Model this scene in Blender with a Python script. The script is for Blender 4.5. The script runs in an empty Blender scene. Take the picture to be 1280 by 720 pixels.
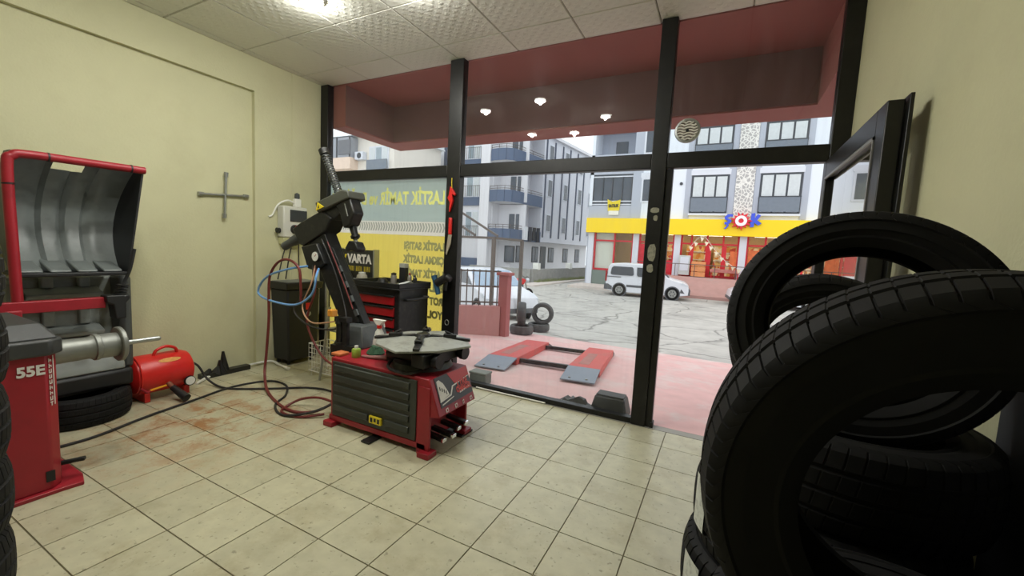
import bpy, bmesh, math, random
from mathutils import Matrix, Vector
random.seed(7)
scene = bpy.context.scene
COL = scene.collection
PI = math.pi

# ------------------------------------------------------------------ camera, sky, exposure
cam_d = bpy.data.cameras.new('camera'); cam = bpy.data.objects.new('camera', cam_d); COL.objects.link(cam)
cam_d.sensor_width = 36.0; cam_d.lens = 518.0 / 1280.0 * 36.0; cam_d.clip_start = 0.02; cam_d.clip_end = 300
right = Vector((0.88782537, 0.45733797, 0.05106952)); down = Vector((0.0880765, -0.05995067, -0.99430802)); fwd = Vector((-0.45167316, 0.88726991, -0.09350645))
up = -down; back = -fwd
cam.matrix_world = Matrix(((right.x, up.x, back.x, 0.0), (right.y, up.y, back.y, 0.0), (right.z, up.z, back.z, 1.5), (0, 0, 0, 1)))
scene.camera = cam

world = bpy.data.worlds.new('overcast'); scene.world = world; world.use_nodes = True
wn = world.node_tree.nodes; wl = world.node_tree.links
bg = wn['Background']
_tc = wn.new('ShaderNodeTexCoord'); _nz = wn.new('ShaderNodeTexNoise'); _rp = wn.new('ShaderNodeValToRGB')
_nz.inputs['Scale'].default_value = 2.2; _nz.inputs['Detail'].default_value = 5
_rp.color_ramp.elements[0].color = (0.86, 0.89, 0.93, 1); _rp.color_ramp.elements[0].position = .3
_rp.color_ramp.elements[1].color = (0.96, 0.98, 1.0, 1); _rp.color_ramp.elements[1].position = .7
wl.new(_tc.outputs['Generated'], _nz.inputs['Vector']); wl.new(_nz.outputs['Fac'], _rp.inputs['Fac']); wl.new(_rp.outputs['Color'], bg.inputs['Color'])
bg.inputs['Strength'].default_value = 1.7

LAMP_POWER = 25.0
LAMP_COLOR = (1.0, 0.99, 0.93)
vs = scene.view_settings
vs.view_transform = 'Standard'; vs.look = 'None'; vs.exposure = 0.0; vs.gamma = 1.0; vs.use_curve_mapping = False

# ------------------------------------------------------------------ helpers
def C(r, g, b):
    def f(v):
        v /= 255.0
        return v / 12.92 if v <= .04045 else ((v + .055) / 1.055) ** 2.4
    return (f(r), f(g), f(b), 1.0)

MATS = {}
def mat(name, col, rough=.55, metal=0.0, var=.12, vscale=6.0, bump=0.0, bscale=40.0, emit=None, estr=0.0, spec=.5, dirt=None, dscale=3.0, damt=.5, rand=0.0, worldspace=False, trans=0.0):
    if name in MATS: return MATS[name]
    m = bpy.data.materials.new(name); m.use_nodes = True; MATS[name] = m
    nt = m.node_tree; N = nt.nodes; L = nt.links; b = N['Principled BSDF']
    b.inputs['Roughness'].default_value = rough; b.inputs['Metallic'].default_value = metal
    b.inputs['Specular IOR Level'].default_value = spec
    if worldspace:
        geo = N.new('ShaderNodeNewGeometry'); vec = geo.outputs['Position']
    else:
        tc = N.new('ShaderNodeTexCoord'); vec = tc.outputs['Object']
    nz = N.new('ShaderNodeTexNoise'); nz.inputs['Scale'].default_value = vscale; nz.inputs['Detail'].default_value = 6; L.new(vec, nz.inputs['Vector'])
    mx = N.new('ShaderNodeMix'); mx.data_type = 'RGBA'
    mx.inputs['A'].default_value = tuple(max(0, c * (1 - var)) for c in col[:3]) + (1,)
    mx.inputs['B'].default_value = tuple(min(1, c * (1 + var)) for c in col[:3]) + (1,)
    L.new(nz.outputs['Fac'], mx.inputs['Factor']); out = mx.outputs['Result']
    if dirt:
        n2 = N.new('ShaderNodeTexNoise'); n2.inputs['Scale'].default_value = dscale; n2.inputs['Detail'].default_value = 8; n2.inputs['Roughness'].default_value = .7; L.new(vec, n2.inputs['Vector'])
        r2 = N.new('ShaderNodeValToRGB'); r2.color_ramp.elements[0].position = .5; r2.color_ramp.elements[1].position = .72
        r2.color_ramp.elements[0].color = (0, 0, 0, 1); r2.color_ramp.elements[1].color = (damt, damt, damt, 1)
        L.new(n2.outputs['Fac'], r2.inputs['Fac'])
        m2 = N.new('ShaderNodeMix'); m2.data_type = 'RGBA'; L.new(r2.outputs['Color'], m2.inputs['Factor']); L.new(out, m2.inputs['A']); m2.inputs['B'].default_value = dirt
        out = m2.outputs['Result']
    if rand:
        oi = N.new('ShaderNodeObjectInfo'); mr = N.new('ShaderNodeMapRange'); mr.inputs['To Min'].default_value = 1 - rand; mr.inputs['To Max'].default_value = 1 + rand
        L.new(oi.outputs['Random'], mr.inputs['Value'])
        hs = N.new('ShaderNodeHueSaturation'); L.new(mr.outputs['Result'], hs.inputs['Value']); L.new(out, hs.inputs['Color']); out = hs.outputs['Color']
    L.new(out, b.inputs['Base Color'])
    if bump:
        n3 = N.new('ShaderNodeTexNoise'); n3.inputs['Scale'].default_value = bscale; n3.inputs['Detail'].default_value = 4; L.new(vec, n3.inputs['Vector'])
        bp = N.new('ShaderNodeBump'); bp.inputs['Strength'].default_value = bump; bp.inputs['Distance'].default_value = .01
        L.new(n3.outputs['Fac'], bp.inputs['Height']); L.new(bp.outputs['Normal'], b.inputs['Normal'])
    if emit:
        b.inputs['Emission Color'].default_value = emit; b.inputs['Emission Strength'].default_value = estr
    if trans:
        tr = N.new('ShaderNodeBsdfTranslucent'); L.new(out, tr.inputs['Color'])
        ms = N.new('ShaderNodeMixShader'); ms.inputs['Fac'].default_value = trans
        L.new(b.outputs['BSDF'], ms.inputs[1]); L.new(tr.outputs['BSDF'], ms.inputs[2]); L.new(ms.outputs['Shader'], N['Material Output'].inputs['Surface'])
    return m

def glass_mat(name, tint=(.96, .98, .98, 1), haze=.03, refl=1.0):
    if name in MATS: return MATS[name]
    m = bpy.data.materials.new(name); m.use_nodes = True; MATS[name] = m
    N = m.node_tree.nodes; L = m.node_tree.links; N.remove(N['Principled BSDF']); o = N['Material Output']
    t = N.new('ShaderNodeBsdfTransparent'); t.inputs['Color'].default_value = tint
    d = N.new('ShaderNodeBsdfTranslucent'); d.inputs['Color'].default_value = (.8, .8, .78, 1)
    g = N.new('ShaderNodeBsdfGlossy'); g.inputs['Roughness'].default_value = .01
    fr = N.new('ShaderNodeFresnel'); fr.inputs['IOR'].default_value = 1.5
    sc_ = N.new('ShaderNodeMath'); sc_.operation = 'MULTIPLY'; sc_.inputs[1].default_value = refl; geo = N.new('ShaderNodeNewGeometry'); ib = N.new('ShaderNodeMath'); ib.operation = 'SUBTRACT'; ib.inputs[0].default_value = 1.0; L.new(geo.outputs['Backfacing'], ib.inputs[1]); fm = N.new('ShaderNodeMath'); fm.operation = 'MULTIPLY'; L.new(fr.outputs['Fac'], fm.inputs[0]); L.new(ib.outputs['Value'], fm.inputs[1]); L.new(fm.outputs['Value'], sc_.inputs[0])
    tc = N.new('ShaderNodeTexCoord'); mp = N.new('ShaderNodeMapping'); mp.inputs['Scale'].default_value = (14, 14, .7); L.new(tc.outputs['Object'], mp.inputs['Vector'])
    nz = N.new('ShaderNodeTexNoise'); nz.inputs['Scale'].default_value = 2.5; nz.inputs['Detail'].default_value = 6; L.new(mp.outputs['Vector'], nz.inputs['Vector'])
    mr = N.new('ShaderNodeMapRange'); mr.inputs['From Min'].default_value = .45; mr.inputs['From Max'].default_value = .8; mr.inputs['To Min'].default_value = haze * .4; mr.inputs['To Max'].default_value = haze * 2.2
    L.new(nz.outputs['Fac'], mr.inputs['Value'])
    m1 = N.new('ShaderNodeMixShader'); L.new(mr.outputs['Result'], m1.inputs['Fac']); L.new(t.outputs['BSDF'], m1.inputs[1]); L.new(d.outputs['BSDF'], m1.inputs[2])
    m2 = N.new('ShaderNodeMixShader'); L.new(sc_.outputs['Value'], m2.inputs['Fac']); L.new(m1.outputs['Shader'], m2.inputs[1]); L.new(g.outputs['BSDF'], m2.inputs[2])
    L.new(m2.outputs['Shader'], o.inputs['Surface'])
    return m

class MB:
    def __init__(s): s.v = []; s.f = []
    def add(s, vs_, fs_):
        o = len(s.v); s.v += [Vector(v) for v in vs_]; s.f += [tuple(i + o for i in f) for f in fs_]; return s
    def box(s, x0, x1, y0, y1, z0, z1, M=None):
        vs_ = [Vector(p) for p in ((x0, y0, z0), (x1, y0, z0), (x1, y1, z0), (x0, y1, z0), (x0, y0, z1), (x1, y0, z1), (x1, y1, z1), (x0, y1, z1))]
        if M: vs_ = [M @ v for v in vs_]
        return s.add(vs_, [(0, 3, 2, 1), (4, 5, 6, 7), (0, 1, 5, 4), (1, 2, 6, 5), (2, 3, 7, 6), (3, 0, 4, 7)])
    def frustum(s, r0, r1, z0, z1, M=None):     # r = (x0,x1,y0,y1) bottom and top
        a = r0; b = r1
        vs_ = [Vector(p) for p in ((a[0], a[2], z0), (a[1], a[2], z0), (a[1], a[3], z0), (a[0], a[3], z0), (b[0], b[2], z1), (b[1], b[2], z1), (b[1], b[3], z1), (b[0], b[3], z1))]
        if M: vs_ = [M @ v for v in vs_]
        return s.add(vs_, [(0, 3, 2, 1), (4, 5, 6, 7), (0, 1, 5, 4), (1, 2, 6, 5), (2, 3, 7, 6), (3, 0, 4, 7)])
    def prism(s, poly, axis, d0, d1, M=None):   # poly in the two other axes (order xyz), extruded along axis
        n = len(poly)
        def mk(p, d):
            if axis == 'x': return Vector((d, p[0], p[1]))
            if axis == 'y': return Vector((p[0], d, p[1]))
            return Vector((p[0], p[1], d))
        vs_ = [mk(p, d0) for p in poly] + [mk(p, d1) for p in poly]
        if M: vs_ = [M @ v for v in vs_]
        fs_ = [tuple(range(n - 1, -1, -1)), tuple(range(n, 2 * n))] + [(i, (i + 1) % n, n + (i + 1) % n, n + i) for i in range(n)]
        return s.add(vs_, fs_)
    def cyl(s, p0, p1, r0, r1=None, n=16, caps=True):
        r1 = r0 if r1 is None else r1
        p0 = Vector(p0); p1 = Vector(p1); a = (p1 - p0).normalized()
        u = a.cross(Vector((0, 0, 1)))
        if u.length < 1e-4: u = Vector((1, 0, 0))
        u.normalize(); w = a.cross(u)
        vs_ = []
        for p, r in ((p0, r0), (p1, r1)):
            for i in range(n):
                t = 2 * PI * i / n; vs_.append(p + u * (r * math.cos(t)) + w * (r * math.sin(t)))
        fs_ = [(i, (i + 1) % n, n + (i + 1) % n, n + i) for i in range(n)]
        if caps: fs_ += [tuple(range(n - 1, -1, -1)), tuple(range(n, 2 * n))]
        return s.add(vs_, fs_)
    def bar(s, p0, p1, w, h, upv=(0, 0, 1)):
        p0 = Vector(p0); p1 = Vector(p1); a = (p1 - p0); l = a.length; a.normalize(); u = a.cross(Vector(upv))
        if u.length < 1e-4: u = Vector((1, 0, 0))
        u.normalize(); t = u.cross(a)
        M = Matrix(((a.x, u.x, t.x, p0.x), (a.y, u.y, t.y, p0.y), (a.z, u.z, t.z, p0.z), (0, 0, 0, 1)))
        return s.box(0, l, -w / 2, w / 2, -h / 2, h / 2, M)
    def tube(s, pts, r, n=8, smooth=6, closed=False):
        P = [Vector(p) for p in pts]
        if smooth and len(P) > 2:
            Q = []
            for i in range(len(P) - 1):
                p0 = P[max(i - 1, 0)]; p1 = P[i]; p2 = P[i + 1]; p3 = P[min(i + 2, len(P) - 1)]
                for k in range(smooth):
                    t = k / smooth
                    Q.append(.5 * ((2 * p1) + (p2 - p0) * t + (2 * p0 - 5 * p1 + 4 * p2 - p3) * t * t + (3 * p1 - p0 - 3 * p2 + p3) * t ** 3))
            Q.append(P[-1]); P = Q
        u = None; rings = []
        for i, p in enumerate(P):
            a = (P[min(i + 1, len(P) - 1)] - P[max(i - 1, 0)]).normalized()
            if u is None:
                u = a.cross(Vector((0, 0, 1)))
                if u.length < 1e-3: u = a.cross(Vector((1, 0, 0)))
            u = (u - a * u.dot(a)).normalized(); w = a.cross(u)
            rr = r(i / (len(P) - 1)) if callable(r) else r
            rings.append([p + u * (rr * math.cos(2 * PI * k / n)) + w * (rr * math.sin(2 * PI * k / n)) for k in range(n)])
        vs_ = [v for R in rings for v in R]
        fs_ = [(i * n + k, i * n + (k + 1) % n, (i + 1) * n + (k + 1) % n, (i + 1) * n + k) for i in range(len(P) - 1) for k in range(n)]
        fs_ += [tuple(range(n - 1, -1, -1)), tuple(range((len(P) - 1) * n, len(P) * n))]
        return s.add(vs_, fs_)
    def lathe(s, prof, n=32, M=None, closed=False):   # prof (r,z) about z
        vs_ = []
        for r, z in prof:
            for i in range(n):
                t = 2 * PI * i / n; v = Vector((r * math.cos(t), r * math.sin(t), z)); vs_.append(M @ v if M else v)
        k = len(prof); fs_ = []
        for j in range(k if closed else k - 1):
            j2 = (j + 1) % k
            fs_ += [(j * n + i, j * n + (i + 1) % n, j2 * n + (i + 1) % n, j2 * n + i) for i in range(n)]
        if not closed: fs_ += [tuple(range(n - 1, -1, -1)), tuple(range((k - 1) * n, k * n))]
        return s.add(vs_, fs_)
    def mesh(s, name, m, smooth=True, off=None, ang=35):
        me = bpy.data.meshes.new(name)
        me.from_pydata([v - off if off else v for v in s.v], [], s.f); me.update()
        bm = bmesh.new(); bm.from_mesh(me); bmesh.ops.recalc_face_normals(bm, faces=bm.faces); bm.to_mesh(me); bm.free()
        if smooth:
            for p in me.polygons: p.use_smooth = True
            me.set_sharp_from_angle(angle=math.radians(ang))
        me.materials.append(m); return me
    def build(s, name, m, parent=None, bevel=0, smooth=True, local=False, origin=None, ang=35):
        if parent: off = Vector((0, 0, 0)) if local else wloc(parent)
        elif origin is not None: off = Vector(origin)
        else:
            xs = [v.x for v in s.v]; ys = [v.y for v in s.v]; zs = [v.z for v in s.v]
            off = Vector(((min(xs) + max(xs)) / 2, (min(ys) + max(ys)) / 2, min(zs)))
        me = s.mesh(name, m, smooth, off, ang)
        o = bpy.data.objects.new(name, me); COL.objects.link(o)
        if parent: o.parent = parent
        else: o.location = off
        if bevel:
            bv = o.modifiers.new('bevel', 'BEVEL'); bv.width = bevel; bv.segments = 2; bv.limit_method = 'ANGLE'; bv.angle_limit = math.radians(40)
        return o

def wloc(o):
    l = Vector((0, 0, 0))
    while o: l += Vector(o.location); o = o.parent
    return l
def tag(o, label=None, cat=None, group=None, kind=None):
    if label: o['label'] = label
    if cat: o['category'] = cat
    if group: o['group'] = group
    if kind: o['kind'] = kind
    return o
def thing(name, loc, label=None, cat=None, group=None, kind=None, rot=(0, 0, 0)):
    o = bpy.data.objects.new(name, None); COL.objects.link(o); o.location = loc; o.rotation_euler = rot; o.empty_display_size = .1
    return tag(o, label, cat, group, kind)
def struct(name, mb, m, **k): return tag(mb.build(name, m, **k), kind='structure')
def piece(name, me, parent, loc, rot=None, scale=None):
    o = bpy.data.objects.new(name, me); COL.objects.link(o); o.parent = parent; o.location = loc
    if rot: o.rotation_euler = rot
    if scale: o.scale = scale
    return o
def text_obj(name, body, m, parent, M, size, bold=0.0, width=None, depth=.0006, align='LEFT'):
    """flat lettering as a thin mesh; M maps text x,y (and z outward) to world"""
    cu = bpy.data.curves.new('lettering', 'FONT'); cu.body = body; cu.size = size; cu.offset = bold; cu.align_x = align; cu.extrude = depth; cu.resolution_u = 3
    t = bpy.data.objects.new('lettering', cu); COL.objects.link(t)
    dg = bpy.context.evaluated_depsgraph_get(); dg.update()
    me = bpy.data.meshes.new_from_object(t.evaluated_get(dg)); bpy.data.objects.remove(t); bpy.data.curves.remove(cu)
    xs = [v.co.x for v in me.vertices]
    k = 1.0
    if width and xs: k = width / (max(xs) - min(xs))
    off = wloc(parent) if parent else Vector((0, 0, 0))
    for v in me.vertices: v.co = (M @ Vector((v.co.x * k, v.co.y, v.co.z))) - off
    me.materials.clear(); me.materials.append(m)
    o = bpy.data.objects.new(name, me); COL.objects.link(o)
    if parent: o.parent = parent
    return o
def frame_m(o, x, y, z=None):
    x = Vector(x).normalized(); y = Vector(y).normalized(); z = Vector(z).normalized() if z else x.cross(y)
    return Matrix(((x.x, y.x, z.x, o[0]), (x.y, y.y, z.y, o[1]), (x.z, y.z, z.z, o[2]), (0, 0, 0, 1)))

# ------------------------------------------------------------------ materials
M_wall = mat('wall_paint_cream', C(198, 196, 160), .75, var=.06, vscale=3, bump=.25, bscale=60, dirt=C(150, 140, 105), dscale=2.5, damt=.12)
M_wall2 = mat('wall_edge_shade', C(186, 176, 132), .8, var=.08, vscale=8)
M_dado = mat('dark_grey_paint', C(74, 76, 80), .7, var=.1)
M_grout = mat('grout', C(112, 104, 80), .9, var=.2, vscale=20)
M_blackal = mat('black_aluminium', C(22, 22, 22), .38, .2, var=.25, vscale=9, dirt=C(70, 70, 66), dscale=14, damt=.15)
M_blackpl = mat('black_plastic', C(24, 25, 26), .5, var=.2, vscale=12)
M_blackst = mat('black_steel', C(30, 31, 31), .42, .35, var=.25, vscale=14, dirt=C(90, 86, 76), dscale=18, damt=.3)
M_greypl = mat('charcoal_plastic', C(74, 78, 78), .5, var=.15, vscale=7, dirt=C(110, 108, 98), dscale=9, damt=.3)
M_greyliner = mat('grey_plastic_liner', C(104, 110, 108), .42, var=.12, vscale=6, dirt=C(66, 68, 66), dscale=7, damt=.4)
M_red = mat('red_machine_paint', C(150, 28, 40), .42, var=.12, vscale=8, dirt=C(90, 22, 26), dscale=6, damt=.35)
M_redb = mat('bright_red_paint', C(205, 36, 32), .35, var=.1, vscale=6, dirt=C(140, 24, 22), dscale=6, damt=.4)
M_reddeep = mat('red_drawer_paint', C(165, 22, 30), .35, var=.1, vscale=6)
M_steel = mat('worn_steel', C(165, 168, 165), .35, .8, var=.15, vscale=18)
M_dullsteel = mat('dull_grey_steel', C(160, 162, 154), .5, .35, var=.2, vscale=15, dirt=C(70, 70, 58), dscale=9, damt=.6)
M_chrome = mat('chrome', C(225, 225, 225), .15, 1.0, var=.05)
M_rubber = mat('tyre_rubber', C(20, 20, 20), .7, var=.25, vscale=25, dirt=C(36, 35, 33), dscale=7, damt=.35, spec=.22)
M_rubber_old = mat('dusty_tyre_rubber', C(70, 70, 70), .8, var=.2, vscale=12, dirt=C(110, 108, 102), dscale=6, damt=.5)
M_white = mat('white_plastic', C(228, 228, 220), .5, var=.06)
M_label = mat('white_label', C(205, 208, 200), .6, var=.1, vscale=60, dirt=C(90, 95, 90), dscale=45, damt=.8)
M_yellow = mat('yellow_sticker', C(228, 205, 40), .5, var=.08)
M_hosered = mat('dark_red_hose', C(105, 38, 36), .5, var=.2, vscale=20)
M_hoseblk = mat('black_cable', C(36, 34, 34), .6, var=.2, vscale=20)
M_hoseblue = mat('blue_hose', C(110, 160, 215), .4, var=.1)
M_soffit = mat('red_facade_paint', C(148, 86, 80), .75, var=.08, vscale=3, dirt=C(128, 70, 66), dscale=2, damt=.4)
M_beamshade = mat('shade_darkened_red_paint', C(108, 74, 72), .8, var=.12, vscale=4)  # canopy red darkened in colour to stand for shade on backlit beam faces
M_glass = glass_mat('window_glass', haze=.02)
M_lampglow = mat('lamp_diffuser', C(255, 255, 245), .4, var=0, emit=(1, .98, .9, 1), estr=14)

# ------------------------------------------------------------------ room shell
XL, XR, YF, CZ = -4.75, .70, 3.74, 3.43
floor = struct('floor', MB().box(-4.98, .98, -2.2, 3.70, -.16, -.006), M_grout)
# tiled floor: 0.343 m square terrazzo tiles, each its own piece
def floor_tile_mat():
    m = mat('terrazzo_tile', C(184, 180, 152), .34, var=.22, vscale=11, worldspace=True, rand=.05, bump=.05, bscale=25, dirt=C(150, 138, 104), dscale=4.5, damt=.55)
    N = m.node_tree.nodes; L = m.node_tree.links; b = N['Principled BSDF']
    src = b.inputs['Base Color'].links[0].from_socket
    geo = N.new('ShaderNodeNewGeometry')
    sp = N.new('ShaderNodeTexNoise'); sp.inputs['Scale'].default_value = 34; sp.inputs['Detail'].default_value = 5; L.new(geo.outputs['Position'], sp.inputs['Vector'])
    r = N.new('ShaderNodeValToRGB'); r.color_ramp.elements[0].position = .62; r.color_ramp.elements[1].position = .70; r.color_ramp.elements[1].color = (.55, .55, .55, 1); L.new(sp.outputs['Fac'], r.inputs['Fac'])
    mx = N.new('ShaderNodeMix'); mx.data_type = 'RGBA'; L.new(r.outputs['Color'], mx.inputs['Factor']); L.new(src, mx.inputs['A']); mx.inputs['B'].default_value = C(105, 98, 78)
    # rust stains spilt near the machines by the left wall
    dist = N.new('ShaderNodeVectorMath'); dist.operation = 'DISTANCE'; dist.inputs[1].default_value = (-3.65, 1.75, 0); L.new(geo.outputs['Position'], dist.inputs[0])
    mr = N.new('ShaderNodeMapRange'); mr.inputs['From Min'].default_value = 1.15; mr.inputs['From Max'].default_value = .2; L.new(dist.outputs['Value'], mr.inputs['Value'])
    n4 = N.new('ShaderNodeTexNoise'); n4.inputs['Scale'].default_value = 5.5; n4.inputs['Detail'].default_value = 9; n4.inputs['Roughness'].default_value = .75; L.new(geo.outputs['Position'], n4.inputs['Vector'])
    r4 = N.new('ShaderNodeValToRGB'); r4.color_ramp.elements[0].position = .46; r4.color_ramp.elements[1].position = .6; L.new(n4.outputs['Fac'], r4.inputs['Fac'])
    mm = N.new('ShaderNodeMath'); mm.operation = 'MULTIPLY'; L.new(mr.outputs['Result'], mm.inputs[0]); L.new(r4.outputs['Color'], mm.inputs[1])
    mm2 = N.new('ShaderNodeMath'); mm2.operation = 'MULTIPLY'; mm2.inputs[1].default_value = .95; L.new(mm.outputs['Value'], mm2.inputs[0])
    m3 = N.new('ShaderNodeMix'); m3.data_type = 'RGBA'; L.new(mm2.outputs['Value'], m3.inputs['Factor']); L.new(mx.outputs['Result'], m3.inputs['A']); m3.inputs['B'].default_value = C(150, 100, 55)
    L.new(m3.outputs['Result'], b.inputs['Base Color'])
    return m
M_tile = floor_tile_mat()
TS = .343
_tm = {}
fl = wloc(floor)
for i in range(-9, 9):
    for j in range(-7, 9):
        x0 = max(-2.04 + TS * i, XL - .05); x1 = min(-2.04 + TS * (i + 1), XR); y0 = 1.33 + TS * j; y1 = min(1.33 + TS * (j + 1), 3.695)
        if x1 - x0 < .02 or y1 - y0 < .02: continue
        key = (round(x1 - x0, 3), round(y1 - y0, 3))
        if key not in _tm:
            a, b_ = key[0] / 2 - .0018, key[1] / 2 - .0018
            _tm[key] = MB().frustum((-a, a, -b_, b_), (-a + .0015, a - .0015, -b_ + .0015, b_ - .0015), -.02, 0).mesh('floor_tile', M_tile, False)
        piece('floor_tile', _tm[key], floor, Vector(((x0 + x1) / 2, (y0 + y1) / 2, -random.random() * .0012)) - fl)
struct('trim_1', MB().box(-4.75, .75, 3.70, 3.80, -.16, -.001), mat('grey_threshold', C(150, 148, 140), .6, var=.2, vscale=8))

wl_ = MB()
wl_.box(-4.98, -4.80, -2.2, 3.80, -.16, 3.6)
wl_.box(-4.81, -4.75, 2.87, 3.80, -.01, 3.44)
wl_.box(-4.81, -4.75, -2.2, 2.87, 3.08, 3.44)
wl_.box(-4.76, -4.744, 3.31, 3.80, -.01, 3.44)
struct('wall_left', wl_, M_wall, smooth=False)
struct('wall_right', MB().box(.70, .98, 1.5, 3.80, -.16, 3.6).box(.70, .98, -2.2, 1.5, -.16, 3.6), M_wall, smooth=False)
struct('trim_2', MB().box(.66, .699, -.2, 1.5, 0, 2.1), M_dado, bevel=.004)
struct('wall_back', MB().box(-4.98, .98, -2.4, -2.2, -.16, 3.6), M_wall)
ceil = struct('ceiling', MB().box(-4.98, .98, -2.4, 3.80, 3.445, 3.75), mat('ceiling_joint', C(120, 118, 108), .8))
def ceil_mat():
    m = mat('embossed_ceiling_tile', C(216, 216, 206), .42, var=.04, vscale=5, rand=.025)
    N = m.node_tree.nodes; L = m.node_tree.links; b = N['Principled BSDF']
    tc = N.new('ShaderNodeTexCoord')
    w1 = N.new('ShaderNodeTexWave'); w1.wave_type = 'BANDS'; w1.bands_direction = 'DIAGONAL'; w1.inputs['Scale'].default_value = 6.5; w1.inputs['Distortion'].default_value = 2.5; w1.inputs['Detail'].default_value = 1; w1.inputs['Detail Scale'].default_value = 6
    L.new(tc.outputs['Object'], w1.inputs['Vector'])
    mp = N.new('ShaderNodeMapping'); mp.inputs['Rotation'].default_value = (0, 0, PI / 2); L.new(tc.outputs['Object'], mp.inputs['Vector'])
    w2 = N.new('ShaderNodeTexWave'); w2.wave_type = 'BANDS'; w2.bands_direction = 'DIAGONAL'; w2.inputs['Scale'].default_value = 6.5; w2.inputs['Distortion'].default_value = 2.5; w2.inputs['Detail'].default_value = 1; w2.inputs['Detail Scale'].default_value = 6
    L.new(mp.outputs['Vector'], w2.inputs['Vector'])
    mu = N.new('ShaderNodeMath'); mu.operation = 'MULTIPLY'; L.new(w1.outputs['Fac'], mu.inputs[0]); L.new(w2.outputs['Fac'], mu.inputs[1])
    bp = N.new('ShaderNodeBump'); bp.inputs['Strength'].default_value = .35; bp.inputs['Distance'].default_value = .01; L.new(mu.outputs['Value'], bp.inputs['Height']); L.new(bp.outputs['Normal'], b.inputs['Normal'])
    return m
M_ceil = ceil_mat()
_cm = {}; cl = wloc(ceil)
for i in range(-5, 5):
    for j in range(-6, 4):
        x0 = max(-1.98 + .667 * i, XL); x1 = min(-1.98 + .667 * (i + 1), XR); y0 = max(2.045 + .683 * j, -2.2); y1 = min(2.045 + .683 * (j + 1), 3.78)
        if x1 - x0 < .02 or y1 - y0 < .02: continue
        key = (round(x1 - x0, 3), round(y1 - y0, 3))
        if key not in _cm:
            a, b_ = key[0] / 2 - .003, key[1] / 2 - .003
            _cm[key] = MB().frustum((-a + .006, a - .006, -b_ + .006, b_ - .006), (-a, a, -b_, b_), 0, .012).mesh('ceiling_tile', M_ceil, False)
        piece('ceiling_tile', _cm[key], ceil, Vector(((x0 + x1) / 2, (y0 + y1) / 2, 3.434)) - cl)

# shopfront: black aluminium frame, two fixed lower panes, three transom panes
win = thing('window_1', (-2.0, 3.74, 0), kind='structure')
for x0, x1 in ((-4.743, -4.61), (-2.74, -2.57), (-.63, -.505), (.59, .70)):
    MB().box(x0, x1, 3.70, 3.79, 0, 3.432).build('post', M_blackal, win, bevel=.006)
MB().box(-.505, -.45, 3.72, 3.78, 0, 2.23).box(-.47, -.44, 3.71, 3.79, .0, .05).build('door_jamb', M_blackal, win, bevel=.004)
for x0, x1 in ((-4.61, -2.74), (-2.57, -.63), (-.505, .59)):
    MB().box(x0, x1, 3.705, 3.785, 2.235, 2.36).build('transom_bar', M_blackal, win, bevel=.006)
    MB().box(x0, x1, 3.744, 3.750, 2.36, 3.43).build('pane', M_glass, win)
for x0, x1 in ((-4.61, -2.74), (-2.57, -.63)):
    MB().box(x0, x1, 3.71, 3.785, 0, .05).build('sill_bar', M_blackal, win, bevel=.004)
    MB().box(x0, x1, 3.744, 3.750, .05, 2.235).build('pane', M_glass, win)
MB().tube([(-2.25, 3.695, .012), (-1.9, 3.69, .012), (-1.45, 3.695, .012)], .008, 6).build('sill_cable', M_white, win)

# glazed door leaf folded back against the right wall
dr = thing('door_1', (.59, 3.05, 0), kind='structure')
MB().box(.56, .62, 2.37, 2.50, .02, 2.22).build('stile', M_blackal, dr, bevel=.005)
MB().box(.625, .64, 2.34, 2.42, .02, 2.235).build('stile_flange', M_blackal, dr, bevel=.003)
MB().box(.56, .62, 3.57, 3.68, .02, 2.22).build('stile', M_blackal, dr, bevel=.005)
MB().box(.56, .62, 2.50, 3.57, 2.10, 2.22).build('rail', M_blackal, dr, bevel=.005)
MB().box(.56, .62, 2.50, 3.57, .02, .2).build('rail', M_blackal, dr, bevel=.005)
MB().box(.555, .565, 2.50, 3.57, 2.085, 2.10).box(.555, .565, 2.50, 2.515, .2, 2.1).build('glazing_bead', mat('grey_gasket', C(130, 130, 128), .4), dr)
MB().box(.587, .593, 2.50, 3.57, .2, 2.10).build('pane', glass_mat('door_glass', haze=.02, refl=2.2), dr)
MB().tube([(.56, 2.44, 1.15), (.50, 2.44, 1.15), (.50, 2.44, .85), (.56, 2.44, .85)], .012, 8, 4).build('door_handle', M_blackpl, dr)

# outside: canopy over the shopfront
can = thing('trim_3', (-2, 4.4, 2.93), kind='structure')
MB().box(-4.9, 6, 3.79, 4.66, 3.43, 3.95).build('soffit', M_soffit, can)
MB().box(-4.66, 6, 4.66, 5.07, 2.93, 3.95).build('fascia_beam', M_soffit, can)
MB().box(-4.40, .60, 4.645, 4.66, 2.945, 3.429).build('beam_shade_sheet', M_beamshade, can)  # thin added sheet, painted dark for the shaded inner side of the beam
MB().box(-4.66, -4.41, 3.80, 4.66, 2.93, 3.95).build('end_beam', M_soffit, can)
MB().box(-4.41, -4.40, 3.80, 4.645, 2.945, 3.429).build('beam_shade_sheet', M_beamshade, can)  # same painted shade on the left end beam's inner side
MB().box(.61, .95, 3.80, 4.66, 2.93, 3.95).build('end_beam', M_soffit, can)
MB().box(-5.2, -4.76, 3.795, 3.9, -.2, 3.95).box(.72, 6, 3.81, 3.9, -.2, 3.95).build('facade_wall', M_soffit, can)

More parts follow.
